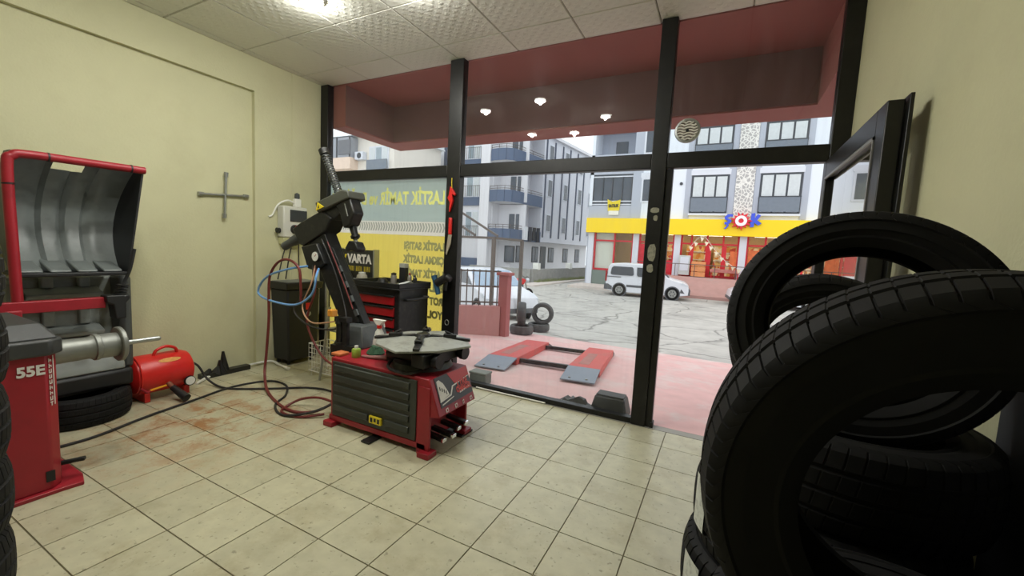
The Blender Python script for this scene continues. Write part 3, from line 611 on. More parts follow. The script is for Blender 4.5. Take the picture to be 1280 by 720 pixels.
# hood: concave shell opening towards +x, red tube frame
hood = MB(); NS = 12
def hx(t): return -4.16 - .34 * math.sin(PI * (.08 + .86 * t)) ** .8
rows = []
ny = 25
riby = (.28, .50, .72)
for i in range(NS + 1):
    t = i / NS; z = 1.17 + .80 * t
    row = []
    for j in range(ny):
        s_ = j / (ny - 1); y = .945 + (.56 + .11 * t) * s_
        rib = -max(0, 1 - min(abs(s_ - r) for r in riby) / .05) * 1.4
        row.append(Vector((hx(t) + .025 * rib, y, z)))
    rows.append(row)
vs_ = [v for r in rows for v in r] + [v + Vector((-.012, 0, 0)) for r in rows for v in r]
nv = (NS + 1) * ny; fs_ = []
for i in range(NS):
    for j in range(ny - 1):
        if i == NS - 1 and 8 <= j <= 13: continue
        a = i * ny + j; fs_ += [(a, a + 1, a + ny + 1, a + ny), (nv + a, nv + a + ny, nv + a + ny + 1, nv + a + 1)]
hood.add(vs_, fs_)
ho = hood.build('hood', M_greyliner, wb)
def arc_panel(y0, y1):
    pts = [(hx(i / NS), 1.17 + .8 * i / NS) for i in range(NS + 1)] + [(-4.13, 1.97), (-4.13, 1.17)]
    return pts
MB().add([Vector((p[0], 1.505 + .11 * (p[1] - 1.17) / .8, p[1])) for p in arc_panel(0, 0)] + [Vector((p[0], 1.518 + .11 * (p[1] - 1.17) / .8, p[1])) for p in arc_panel(0, 0)],
         [tuple(range(15)), tuple(range(29, 14, -1))] + [(i, (i + 1) % 15, 15 + (i + 1) % 15, 15 + i) for i in range(15)]).build('hood_end', M_blackpl, ho, smooth=False)
MB().add([Vector((p[0], .935, p[1])) for p in arc_panel(0, 0)] + [Vector((p[0], .945, p[1])) for p in arc_panel(0, 0)],
         [tuple(range(15)), tuple(range(29, 14, -1))] + [(i, (i + 1) % 15, 15 + (i + 1) % 15, 15 + i) for i in range(15)]).build('hood_end', M_greypl, ho, smooth=False)
for k in range(4):
    y = .955 + .14 * k
    MB().prism([(-4.16, 1.172), (-4.42, 1.172), (-4.44, 1.25), (-4.40, 1.26), (-4.17, 1.19)], 'y', y, y + .11).build('hood_pocket', M_greyliner, ho, bevel=.008)
MB().box(-4.47, -4.13, .945, 1.51, 1.145, 1.172).build('hood_lip', M_blackpl, ho, bevel=.006)
MB().tube([(-4.13, .93, .97), (-4.13, .925, 1.3), (-4.13, .92, 1.85), (-4.13, .945, 1.935), (-4.13, 1.01, 1.955), (-4.13, 1.26, 1.96), (-4.13, 1.63, 1.965)], .028, 14, 8).build('hood_tube', M_red, wb)
for p, q in (((-4.13, .922, 1.75), (-4.13, .921, 1.76)), ((-4.13, 1.10, 1.957), (-4.13, 1.11, 1.957)), ((-4.13, 1.54, 1.964), (-4.13, 1.55, 1.964))): MB().cyl(p, q, .031, None, 14).build('tube_clip', M_blackpl, wb)
MB().box(-4.16, -4.10, .55, 1.36, .905, .985).build('hood_arm', M_red, wb, bevel=.006)
MB().box(-4.2, -4.09, .86, .94, .02, .93).build('hood_post', M_red, wb, bevel=.006)
MB().prism([(1.35, 1.0), (1.49, 1.0), (1.49, .97), (1.465, .94), (1.465, .82), (1.40, .82), (1.39, .93), (1.35, .95)], 'x', -4.17, -4.06).build('hinge_bracket', M_blackpl, wb, bevel=.008)
MB().tube([(-4.12, 1.45, 1.0), (-4.14, 1.49, 1.1), (-4.13, 1.52, 1.2), (-4.13, 1.55, 1.35)], .012, 8, 6).build('gas_strut', M_blackpl, wb)
for k in range(4): MB().cyl((-4.12, 1.45 + .006 * k, 1.005 + .02 * k), (-4.12, 1.45 + .006 * k, 1.015 + .02 * k), .04, None, 14).build('spring_coil', M_blackpl, wb)

M_guard = mat('pale_grey_plastic', C(136, 142, 138), .45, var=.12, vscale=6, dirt=C(86, 88, 84), dscale=7, damt=.4)
wg = thing('wheel_guard', (-4.45, 1.3, .23), 'grey plastic lower wheel guard standing on a lying tyre by the wall', 'wheel guard')
MB().box(-4.60, -4.50, .92, 1.60, .36, 1.12).build('back_shell', M_guard, wg, bevel=.03)
MB().box(-4.50, -4.30, .92, .98, .36, 1.10).build('side_wall', M_greyliner, wg, bevel=.02)
MB().box(-4.52, -4.32, 1.52, 1.60, .36, 1.13).build('side_wall', M_greypl, wg, bevel=.03)
MB().box(-4.52, -4.28, .94, 1.58, .225, .37).build('bottom_tray', M_blackpl, wg, bevel=.03)
MB().prism([(-4.51, .36), (-4.29, .37), (-4.30, .42), (-4.42, .60), (-4.51, .64)], 'y', .98, 1.53).build('front_apron', M_guard, wg, bevel=.012)
for z in (.96, .66): MB().prism([(-4.51, z), (-4.37, z), (-4.37, z + .035), (-4.51, z + .08)], 'y', 1.02, 1.44).build('moulded_ledge', M_guard, wg, bevel=.01)
for y in (1.12, 1.32):
    for z in (.44, .74, 1.03): MB().box(-4.51, -4.46, y, y + .07, z, z + .15 if z < 1 else z + .08).build('moulded_rib', M_guard, wg, bevel=.01)
tyre(ME_tyre, (-4.43, 1.285, .11), 'black tyre lying on the floor under the grey wheel guard', None, .4)

# stack of lying tyres cut by the left picture edge
ME_tyre4 = tyre_mesh('car_tyre', M_rubber, w=.243, blocks=60)
lw_ = ('topmost tyre', 'second tyre from the top', 'third tyre from the top', 'third tyre from the floor', 'second tyre from the floor', 'bottom tyre')
for k in range(6):
    tyre(ME_tyre4, (-2.167 + .004 * (-1) ** k, .147 - .007 * (k // 2), 1.3365 - .243 * k), lw_[k] + ' of the stack cut by the left picture edge', None, .5 * k, 'tyres stacked at the left picture edge')

# ------------------------------------------------------------------ things along the left wall
tk = thing('air_tank', (-4.5, 1.85, 0), 'red horizontal bead-seating air tank on the floor by the left wall', 'air tank')
MY = frame_m((-4.5, 1.60, .225), (1, 0, 0), (0, 0, 1), (0, 1, 0))
MB().lathe([(.001, 0), (.10, .006), (.155, .035), (.172, .08), (.172, .40), (.155, .445), (.10, .475), (.001, .48)], 32, MY).build('tank_shell', M_redb, tk)
MB().lathe([(.173, .045), (.176, .05), (.173, .055)], 32, MY).build('weld_seam', M_redb, tk)
MB().tube([(-4.46, 1.78, .385), (-4.45, 1.80, .435), (-4.45, 1.87, .46), (-4.45, 1.94, .435), (-4.46, 1.96, .385)], .013, 10, 6).build('carry_handle', M_redb, tk)
lb = MB(); vs_ = []
for i in range(20):
    a = 2 * PI * i / 20; th_ = .55 + .13 * math.sin(a); y = 1.87 + .085 * math.cos(a); vs_.append((-4.5 + .1745 * math.cos(th_ + .25), y, .225 + .1745 * math.sin(th_ + .25)))
lb.add(vs_, [tuple(range(20))]).build('oval_label', mat('gold_label', C(214, 150, 70), .5, var=.4, vscale=50), tk)
for y in (1.68, 1.98): MB().box(-4.62, -4.38, y, y + .04, 0, .08).build('tank_foot', M_redb, tk, bevel=.004)
MB().cyl((-4.34, 2.0, .13), (-4.32, 2.0, .13), .045, None, 20).build('pressure_gauge', M_blackpl, tk)
MB().cyl((-4.319, 2.0, .132), (-4.316, 2.0, .132), .038, None, 20).build('gauge_face', M_white, tk)
MB().cyl((-4.38, 1.84, .16), (-4.27, 1.86, .09), .022, .02, 12).build('outlet_pipe', mat('rusty_pipe', C(130, 80, 60), .6, .3), tk)
MB().cyl((-4.30, 1.855, .11), (-4.14, 1.885, .038), .026, .036, 14).build('nozzle', M_blackpl, tk)
MB().bar((-4.33, 1.70, .12), (-4.33, 1.82, .135), .012, .012).build('valve_lever', mat('yellow_lever', C(240, 170, 40), .5), tk)
MB().tube([(-4.34, 1.64, .15), (-4.33, 1.68, .11), (-4.33, 1.7, .12)], .01, 8).build('valve_pipe', M_red, tk)

cw = thing('lug_wrench', (-4.77, 2.55, 1.91), 'steel four-way cross lug wrench hanging on the left wall', 'lug wrench')
MB().cyl((-4.775, 2.32, 1.895), (-4.775, 2.80, 1.93), .012, None, 10).build('bar', M_steel, cw)
MB().cyl((-4.765, 2.575, 2.14), (-4.765, 2.555, 1.69), .012, None, 10).build('bar', M_steel, cw)
for p, q in (((-4.775, 2.315, 1.8945), (-4.775, 2.365, 1.898)), ((-4.775, 2.76, 1.927), (-4.775, 2.81, 1.931)), ((-4.765, 2.5765, 2.15), (-4.765, 2.574, 2.10)), ((-4.765, 2.5553, 1.72), (-4.765, 2.554, 1.67))):
    MB().cyl(p, q, .021, .018, 12).build('socket', M_steel, cw)
MB().cyl((-4.80, 2.566, 1.925), (-4.74, 2.566, 1.925), .006, None, 8).build('wall_nail', M_steel, cw)

fb = thing('switch_box', (-4.70, 3.28, 1.45), 'grey wall switch box with dark window and red knob', 'switch box')
MB().box(-4.744, -4.62, 3.12, 3.43, 1.50, 1.87).build('housing', mat('light_grey_plastic', C(205, 205, 195), .5, var=.06), fb, bevel=.015)
MB().box(-4.622, -4.612, 3.20, 3.42, 1.69, 1.83).build('breaker_window', mat('smoked_window', C(52, 54, 54), .2), fb, bevel=.004)
MB().cyl((-4.62, 3.26, 1.60), (-4.58, 3.26, 1.60), .055, .05, 20).build('socket_ring', M_blackpl, fb)
MB().cyl((-4.58, 3.27, 1.60), (-4.53, 3.27, 1.60), .05, .042, 20).build('red_knob', M_redb, fb, bevel=.006)
MB().cyl((-4.69, 3.115, 1.58), (-4.69, 3.08, 1.58), .03, None, 14).build('cable_gland', M_blackpl, fb)
MB().frustum((-4.744, -4.66, 3.14, 3.34), (-4.744, -4.63, 3.13, 3.40), 1.42, 1.50).build('lower_cover', mat('yellowed_plastic', C(205, 205, 160), .5), fb, bevel=.006)
MB().box(-4.72, -4.66, 3.30, 3.38, 1.87, 1.97).build('lamp_holder', M_white, fb, bevel=.01)
MB().lathe([(.001, 1.97), (.022, 1.97), (.03, 1.985), (.028, 2.03), (.001, 2.045)], 16, Matrix.Translation((-4.69, 3.34, 0))).build('indicator_cap', M_greypl, fb)
MB().tube([(-4.69, 3.30, 1.92), (-4.70, 3.22, 1.94), (-4.72, 3.12, 1.88), (-4.735, 3.06, 1.76), (-4.74, 3.02, 1.73)], .010, 8, 6).build('cable', M_white, fb)
for y0, y1 in ((3.30, 3.2), (3.36, 3.38), (3.24, 3.1)): MB().tube([(-4.69, y0, 1.5), (-4.70, (y0 + y1) / 2, 1.3), (-4.70, y1, 1.0)], .007, 6, 6).build('cable', M_hoseblk, fb)

cb = thing('bin_cabinet', (-4.58, 3.24, 0), 'black tapered cabinet with open tray top beside the left wall', 'cabinet')
MB().frustum((-4.72, -4.44, 3.06, 3.44), (-4.735, -4.42, 3.03, 3.46), .05, .90).build('body', M_blackpl, cb, bevel=.02)
t_ = MB().frustum((-4.74, -4.405, 3.015, 3.475), (-4.742, -4.39, 3.0, 3.49), .90, .985)
t_.build('tray_rim', M_blackpl, cb, bevel=.01)
MB().box(-4.72, -4.42, 3.04, 3.46, .984, .988).build('tray_liner', M_greyliner, cb)
MB().cyl((-4.425, 3.30, .60), (-4.41, 3.30, .60), .03, None, 12).build('lock', M_steel, cb)
MB().box(-4.432, -4.424, 3.27, 3.33, .65, .80).build('sticker', M_redb, cb)
for x in (-4.68, -4.5):
    for y in (3.1, 3.4): MB().cyl((x, y, 0), (x, y, .06), .02, None, 10).build('foot', M_blackpl, cb)

# wire basket crate between cabinet and changer
wk = thing('wire_basket', (-3.75, 3.1, 0), 'small white wire basket on the floor behind the tyre changer', 'basket')
X0, X1, Y0, Y1, Z0, Z1 = -3.98, -3.60, 2.98, 3.22, .06, .36
for z in (Z0, Z1): MB().tube([(X0, Y0, z), (X1, Y0, z), (X1, Y1, z), (X0, Y1, z), (X0, Y0, z)], .006, 6, 0).build('rim_wire', M_white, wk)
wm = MB()
for k in range(1, 6):
    z = Z0 + (Z1 - Z0) * k / 6; wm.cyl((X0, Y0, z), (X1, Y0, z), .003, None, 5).cyl((X1, Y0, z), (X1, Y1, z), .003, None, 5).cyl((X0, Y1, z), (X1, Y1, z), .003, None, 5)
for k in range(0, 9):
    x = X0 + (X1 - X0) * k / 8; wm.cyl((x, Y0, Z0), (x, Y0, Z1), .003, None, 5).cyl((x, Y1, Z0), (x, Y1, Z1), .003, None, 5).cyl((x, Y0, Z0), (x, Y1, Z0), .003, None, 5)
for k in range(0, 6):
    y = Y0 + (Y1 - Y0) * k / 5; wm.cyl((X1, y, Z0), (X1, y, Z1), .003, None, 5).cyl((X0, y, Z0), (X0, y, Z1), .003, None, 5)
tag(wm.build('wire_mesh', M_white, wk), kind='stuff')
for x in (X0 + .02, X1 - .02):
    for y in (Y0 + .02, Y1 - .02): MB().cyl((x, y, 0), (x, y, Z0), .008, None, 6).build('foot', M_white, wk)
tag(MB().cyl((-3.74, 2.93, 0.004), (-3.62, 2.955, .80), .012, .012, 8).build('metal_pole', M_steel), 'thin grey metal pole leaning beside the wire basket', 'pole')

# wall-base clutter
tag(MB().tube([(-4.55, 2.16, .012), (-4.70, 2.4, .02), (-4.72, 2.75, .03), (-4.70, 3.0, .03), (-4.5, 2.99, .02), (-4.35, 2.97, .018)], .014, 8, 6).cyl((-4.36, 2.97, .018), (-4.30, 2.96, .018), .02, None, 8).build('pipe', M_white), 'white plastic pipe along the foot of the left wall', 'pipe')
bgm = MB(); 
for k, (x, y, h_, r_) in enumerate(((-4.70, 2.42, .07, .06), (-4.71, 2.50, .22, .05), (-4.71, 2.34, .06, .05), (-4.71, 2.47, .13, .06))): bgm.cyl((x, y, .03), (x + .01, y + .015 * (-1) ** k, .03 + h_), r_, r_ * .25, 9)
bgm.box(-4.74, -4.66, 2.26, 2.75, .0, .05)
tag(bgm.build('plastic_bag', mat('black_bag', C(30, 30, 28), .35, var=.3), ang=20), 'crumpled black plastic bag at the foot of the left wall', 'bag')
tag(MB().tube([(-4.55, 2.10, .25), (-4.52, 2.16, .20), (-4.45, 2.22, .05), (-4.2, 2.25, .012), (-3.9, 2.45, .012), (-3.6, 2.7, .012), (-3.3, 2.75, .012), (-2.9, 2.6, .02)], .010, 8, 8).build('air_hose', M_hoseblk), 'black air hose running from the red tank to the tyre changer', 'hose')
tag(MB().tube([(-3.9, .95, .011), (-3.9, 1.2, .011), (-4.02, 1.55, .011), (-4.12, 1.95, .011), (-4.2, 2.3, .011), (-4.1, 2.6, .011), (-3.85, 2.62, .011), (-3.6, 2.45, .011), (-3.45, 2.25, .011), (-3.2, 2.15, .011), (-2.98, 2.25, .05), (-2.85, 2.4, .12)], .010, 8, 8).build('power_cable', M_hoseblk), 'black cable looping over the floor from balancer to tyre changer', 'cable')
tag(MB().tube([(-2.9, 2.42, .10), (-3.1, 2.42, .10), (-3.28, 2.38, .06), (-3.34, 2.28, .012), (-3.25, 2.18, .012), (-3.05, 2.2, .012), (-2.9, 2.32, .03)], .011, 8, 8).build('loose_hose', M_hosered), 'small loop of dark red hose behind the tyre changer corner', 'hose')

# ------------------------------------------------------------------ tool trolley and battery sign by the poster pane
tb = thing('tool_trolley', (-3.16, 3.35, 0), 'black tool trolley with red drawers in front of the poster', 'tool trolley')
MB().box(-3.48, -2.84, 3.13, 3.58, .12, 1.06).build('body', M_blackst, tb, bevel=.008)
tp = MB().box(-3.50, -2.82, 3.10, 3.60, 1.03, 1.05).box(-3.50, -2.82, 3.10, 3.115, 1.05, 1.10).box(-3.50, -2.82, 3.585, 3.60, 1.05, 1.10).box(-3.50, -3.485, 3.1, 3.6, 1.05, 1.10).box(-2.835, -2.82, 3.1, 3.6, 1.05, 1.10).build('top_tray', M_blackpl, tb, bevel=.006)
zz = [.98, .865, .75, .635, .48, .325, .16]
for a, b_ in zip(zz[:-1], zz[1:]):
    dw = MB().box(-3.455, -2.90, 3.112, 3.135, b_ + .012, a - .012).build('drawer', M_reddeep, tb, bevel=.004)
    MB().box(-3.455, -2.90, 3.102, 3.118, a - .022, a - .006).build('drawer_pull', M_blackpl, dw, bevel=.003)
MB().tube([(-2.84, 3.22, .93), (-2.78, 3.22, .935), (-2.78, 3.50, .945), (-2.84, 3.50, .945)], .013, 10, 4).build('push_handle', M_blackpl, tb)
for x in (-3.42, -2.90):
    for y in (3.18, 3.52): MB().cyl((x - .015, y, .055), (x + .015, y, .055), .055, None, 18).box(x - .02, x + .02, y - .02, y + .02, .08, .13).build('caster', M_blackpl, tb)
Z = 1.051
def bottle(name, x, y, r, h_, body, cap, label, cat, neck=.4):
    o = thing(name, (x, y, Z), label, cat)
    T = Matrix.Translation((x, y, Z))
    MB().lathe([(.001, 0), (r, 0), (r, h_ * .68), (r * .9, h_ * .74), (r * neck, h_ * .84), (r * neck, h_ * .86)], 16, T).build('bottle', body, o)
    MB().lathe([(r * neck * 1.15, h_ * .84), (r * neck * 1.15, h_ * .93), (r * .25, h_), (.001, h_)], 14, T).build('cap', cap, o)
    return o
M_bl = mat('dark_bottle', C(36, 36, 38), .35, var=.3, vscale=40); M_gr = mat('grey_bottle', C(130, 126, 118), .45, var=.2)
bottle('tin_can', -3.19, 3.42, .032, .13, M_gr, M_blackpl, 'short grey tin with dark lid on the tool trolley', 'tin', .8)
o_ = thing('carton', (-3.07, 3.45, Z), 'black upright carton on the tool trolley', 'carton')
MB().box(-3.115, -3.035, 3.42, 3.475, Z, Z + .19).build('box', M_bl, o_, bevel=.003)
MB().box(-3.113, -3.037, 3.416, 3.479, Z + .19, Z + .235).build('lid', mat('pale_grey_lid', C(170, 172, 165), .5), o_, bevel=.003)
bottle('small_bottle', -2.985, 3.44, .022, .14, M_gr, mat('red_cap', C(150, 40, 40), .4), 'small grey bottle with pointed red cap on the tool trolley', 'bottle')
bottle('small_bottle', -2.92, 3.45, .022, .12, M_bl, M_bl, 'small dark bottle with pointed cap on the tool trolley', 'bottle')
pm = MB()
pm.bar((-3.42, 3.2, Z + .012), (-3.1, 3.26, Z + .014), .02, .014).bar((-3.3, 3.28, Z + .02), (-3.06, 3.18, Z + .03), .018, .012)
tag(MB().bar((-3.42, 3.2, Z + .012), (-3.12, 3.24, Z + .014), .022, .014).cyl((-3.42, 3.2, Z + .014), (-3.46, 3.195, Z + .014), .018, .012, 10).build('screwdriver', M_steel), 'long steel screwdriver lying on the tool trolley', 'screwdriver')
tag(MB().tube([(-3.0, 3.2, Z + .01), (-2.93, 3.24, Z + .03), (-2.9, 3.32, Z + .055), (-2.88, 3.4, Z + .02)], .012, 8).cyl((-2.96, 3.22, Z + .02), (-2.86, 3.30, Z + .06), .016, .01, 8).build('pliers', M_steel), 'steel pliers lying on the right end of the tool trolley', 'pliers')
tag(MB().lathe([(.001, 0), (.05, 0), (.06, .02), (.045, .05), (.001, .06)], 14, Matrix.Translation((-3.33, 3.4, Z))).build('wire_spool', M_blackpl), 'small black spool on the left of the tool trolley', 'spool')

sh = thing('shelf_stand', (-3.95, 3.52, 0), 'grey steel shelf stand under the battery sign, behind the column', 'shelf')
MB().box(-4.28, -3.56, 3.40, 3.66, 1.035, 1.06).build('shelf_board', M_dullsteel, sh)
MB().box(-4.28, -3.56, 3.40, 3.66, .40, .42).build('shelf_board', M_dullsteel, sh)
for x in (-4.27, -3.60):
    for y in (3.41, 3.63): MB().box(x, x + .03, y, y + .03, 0, 1.035).build('leg', M_dullsteel, sh)
vr = thing('battery_sign', (-3.94, 3.58, 1.06), 'black battery sign board with white and yellow lettering above the trolley', 'sign')
MB().box(-4.20, -3.63, 3.55, 3.62, 1.06, 1.40).build('board', mat('sign_black', C(34, 36, 34), .4), vr, bevel=.004)
MB().box(-3.63, -3.61, 3.545, 3.625, 1.06, 1.41).build('side_profile', M_steel, vr)
MB().box(-4.22, -4.20, 3.545, 3.625, 1.06, 1.41).build('side_profile', M_steel, vr)
text_obj('lettering', 'VARTA', M_decalw, vr, frame_m((-4.045, 3.548, 1.245), (1, 0, 0), (0, 0, 1), (0, -1, 0)), .14, .007, .40)
MB().add([(-4.15, 3.548, 1.34), (-4.12, 3.548, 1.34), (-4.105, 3.548, 1.29), (-4.09, 3.548, 1.34), (-4.06, 3.548, 1.34), (-4.10, 3.548, 1.25), (-4.115, 3.548, 1.25)], [(0, 1, 2, 5, 6), (2, 3, 4, 5)]).build('arrow_mark', M_yellow, vr, smooth=False)
random.seed(5)
for k in range(11):
    x = -4.12 + .043 * k; mb = MB().box(x, x + .009, 3.547, 3.549, 1.145, 1.205)
    if k % 3 != 1: mb.box(x + .02, x + .029, 3.547, 3.549, 1.145, 1.205).box(x + .005, x + .024, 3.547, 3.549, random.choice((1.145, 1.17, 1.195)), random.choice((1.2, 1.205)))
    mb.build('worn_print', mat('yellow_print', C(190, 170, 50), .5), vr, smooth=False)
M_clear = mat('cloudy_jar', C(200, 196, 180), .25, var=.15, trans=.35)
for k, (x, lab, m_) in enumerate(((-4.02, 'cloudy plastic jar with yellow contents in front of the battery sign', mat('amber_jar', C(220, 190, 110), .3, trans=.3)), (-3.72, 'round cloudy plastic jar in front of the battery sign', M_clear))):
    j = thing('jar', (x, 3.47, 1.06), lab, 'jar')
    MB().lathe([(.001, 1.06), (.05, 1.06), (.062, 1.08), (.056, 1.11), (.036, 1.13), (.036, 1.135)], 20, Matrix.Translation((x, 3.47, 0))).build('jar_body', m_, j)
    MB().lathe([(.037, 1.128), (.039, 1.13), (.039, 1.146), (.001, 1.15)], 18, Matrix.Translation((x, 3.47, 0))).build('jar_lid', M_white, j)

# vinyl poster stuck on the outside of the left pane, lettering reads from the street
po = thing('window_poster', (-3.67, 3.76, .05), 'yellow and grey-blue vinyl poster with mirrored tyre repair lettering on left pane', 'poster')
def vinyl(name, c, t=.88): return mat(name, c, .6, var=.04, vscale=3, trans=t)
M_pteal = vinyl('poster_grey_blue', C(220, 232, 228)); M_pyel = vinyl('poster_yellow', C(255, 244, 168)); M_pcream = vinyl('poster_white', C(252, 252, 244)); M_ptext = mat('poster_text_olive', C(176, 172, 122), .7, var=.05); M_pty = mat('poster_text_yellow', C(240, 236, 140), .7, var=.03); M_pgrey = vinyl('poster_tread_grey', C(190, 196, 190))
def psheet(name, x0, x1, z0, z1, m_, y=3.757, parent=po): return MB().box(x0, x1, y, y + .001, z0, z1).build(name, m_, parent, smooth=False)
psheet('poster_sheet', -4.605, -2.745, 1.755, 2.23, M_pteal)
band = psheet('poster_sheet', -4.605, -2.745, 1.60, 1.755, M_pcream)
psheet('poster_sheet', -4.605, -2.745, .06, 1.60, M_pyel)
for k in range(46):
    x = -4.58 + .04 * k
    MB().add([(x, 3.7565, 1.64), (x + .022, 3.7565, 1.64), (x + .042, 3.7565, 1.69), (x + .022, 3.7565, 1.74), (x, 3.7565, 1.74), (x + .02, 3.7565, 1.69)], [(0, 1, 2, 5), (5, 2, 3, 4)]).build('tread_mark', M_pgrey, band, smooth=False)
def pline(body, xr, z, size, m_, wd): return text_obj('lettering', body, m_, po, frame_m((xr, 3.7562, z), (-1, 0, 0), (0, 0, 1), (0, 1, 0)), size, .007, wd, depth=.0003)
pline('LASTİK TAMİR ve DEĞİŞİM', -2.79, 1.955, .20, M_pty, 1.78)
for body, z, wd in (('LASTİK SATIŞI', 1.44, .58), ('ÇIKMA LASTİK', 1.285, .60), ('LASTİK TAMİRİ', 1.125, .61), ('BALANS AYARI', .975, .66), ('ROT AYARI', .825, .46), ('YOL', .67, .22)): pline(body, -2.775, z, .115, M_ptext, wd)

# things hung on the posts
sc = thing('pruning_snips', (-2.66, 3.69, 1.83), 'red handled snips hanging on the post right of the poster', 'snips')
MB().tube([(-2.665, 3.694, 2.22), (-2.66, 3.688, 2.17), (-2.655, 3.688, 2.10)], .004, 6).build('hanging_loop', M_yellow, sc)
MB().prism([(-2.67, 2.13), (-2.64, 2.10), (-2.60, 2.05), (-2.61, 2.03), (-2.645, 2.05), (-2.63, 1.98), (-2.665, 1.86), (-2.675, 1.86), (-2.67, 1.96), (-2.70, 2.01), (-2.685, 2.04)], 'y', 3.672, 3.698).build('handles', M_redb, sc, bevel=.004)
kn = thing('paint_scraper', (-2.66, 3.69, 1.45), 'red handled scraper with pale blade hanging below the snips', 'scraper')
MB().box(-2.675, -2.635, 3.67, 3.698, 1.62, 1.80).build('handle', M_redb, kn, bevel=.01)
MB().prism([(-2.675, 1.62), (-2.63, 1.62), (-2.64, 1.52), (-2.69, 1.40), (-2.70, 1.42)], 'y', 3.676, 3.69).build('blade', mat('pale_blade', C(180, 170, 150), .4, .3), kn, bevel=.002)
dl = thing('air_wrench', (-2.70, 3.66, .98), 'black impact tool with blue grip hanging on the post', 'impact wrench')
MB().cyl((-2.80, 3.62, 1.17), (-2.735, 3.62, .97), .032, .026, 14).build('grip', mat('blue_grip', C(38, 78, 108), .5), dl)
MB().cyl((-2.76, 3.62, 1.09), (-2.64, 3.63, 1.16), .045, .045, 14).cyl((-2.64, 3.63, 1.16), (-2.59, 3.635, 1.14), .045, .03, 14).cyl((-2.64, 3.63, 1.16), (-2.66, 3.64, 1.02), .022, .018, 10).build('tool_body', M_blackpl, dl)
MB().cyl((-2.67, 3.70, 1.15), (-2.67, 3.62, 1.15), .008, None, 8).build('hook', M_steel, dl)
tag(MB().tube([(-2.665 + .025 * math.cos(a * PI / 6), 3.696, .66 + .03 * math.sin(a * PI / 6)) for a in range(13)], .004, 6, 0).build('key_ring', M_steel), 'small steel ring low on the post right of the poster', 'ring')
M_torn = mat('torn_paper', C(150, 148, 130), .8, var=.3, vscale=40, dirt=C(40, 40, 38), dscale=30, damt=.9)
for z0, z1, x0, x1, lab in ((1.865, 1.91, -.602, -.535, 'torn strip of pale paper high on the black door post'), (1.80, 1.845, -.575, -.54, 'small torn sticker scrap below the paper strip on door post'), (1.46, 1.60, -.60, -.535, 'grey worn sticker on the black door post'), (1.36, 1.43, -.595, -.545, 'small yellowish sticker lowest on the black door post')):
    n = 8; mb = MB(); pts = []
    for k in range(n):
        a = 2 * PI * k / n + .4; rr = .62 + random.random() * .1
        pts.append(((x0 + x1) / 2 + rr * (x1 - x0) * max(-.75, min(.75, math.cos(a))), (z0 + z1) / 2 + rr * (z1 - z0) * max(-.75, min(.75, math.sin(a)))))
    tag(mb.prism(pts, 'y', 3.697, 3.6995).build('paper_sticker', M_torn), lab, 'sticker', 'stickers on the door post')
# round vent fixed in the right transom pane
vn = thing('vent_disc', (-.30, 3.735, 2.47), 'round silver louvred vent disc in the right transom pane', 'vent')
MV = frame_m((-.37, 3.742, 2.535), (1, 0, 0), (0, 0, 1), (0, -1, 0))
MB().lathe([(.075, -.004), (.098, -.004), (.10, .004), (.096, .016), (.08, .018)], 28, MV, closed=True).build('rim', M_steel, vn)
for k in range(7):
    yy = -.066 + .022 * k; l_ = math.sqrt(max(.0, .08 ** 2 - yy ** 2))
    MB().tube([(-.37 - l_ + 2 * l_ * i / 6, 3.732, 2.535 + yy + .006 * math.sin(i * 2.2)) for i in range(7)], .007, 6, 3).build('slat', mat('silver_slat', C(226, 222, 214), .4, var=.05), vn)
MB().cyl((-.37, 3.742, 2.535), (-.37, 3.722, 2.535), .012, None, 12).build('hub', M_blackpl, vn)
MB().cyl((-.37, 3.745, 2.535), (-.37, 3.738, 2.535), .088, None, 28).build('backing', mat('vent_backing', C(110, 96, 88), .6), vn)

# ------------------------------------------------------------------ just outside the glass
bx = thing('weight_box', (-2.32, 3.9, 0), 'grey-green lidded box on the forecourt beside the glass', 'box')
MB().box(-2.43, -2.22, 3.83, 3.97, -.012, .10).build('box', mat('grey_green_box', C(96, 102, 94), .6), bx, bevel=.012)
MB().box(-2.435, -2.215, 3.825, 3.975, .10, .125).build('lid', mat('grey_green_lid', C(110, 114, 106), .6), bx, bevel=.008)
kb = thing('battery_case', (-.86, 3.9, 0), 'black battery case on the forecourt against the glass', 'battery')
MB().frustum((-1.04, -.68, 3.81, 4.0), (-1.0, -.72, 3.83, 3.99), -.012, .15).build('case', M_blackpl, kb, bevel=.012)
MB().box(-.99, -.73, 3.84, 3.98, .148, .165).build('case_lid', M_blackpl, kb, bevel=.005)
cr = MB(); random.seed(11); nx_, ny_ = 11, 5; vv = []
for i in range(nx_):
    for j in range(ny_):
        ed_ = min(i, nx_ - 1 - i, 3) / 3 * min(j, ny_ - 1 - j, 1)
        vv.append((-1.42 + .38 * i / (nx_ - 1) + random.uniform(-.012, .012), 3.81 + .13 * j / (ny_ - 1), -.008 + ed_ * (.03 + .10 * i / (nx_ - 1)) * random.uniform(.6, 1.2)))
cr.add(vv, [(i * ny_ + j, (i + 1) * ny_ + j, (i + 1) * ny_ + j + 1, i * ny_ + j + 1) for i in range(nx_ - 1) for j in range(ny_ - 1)])
tag(cr.build('crumpled_sheet', mat('crumpled_black_film', C(50, 50, 48), .3, var=.5, vscale=20), ang=15), 'crumpled dark plastic sheet beside the battery case outside the glass', 'plastic sheet')

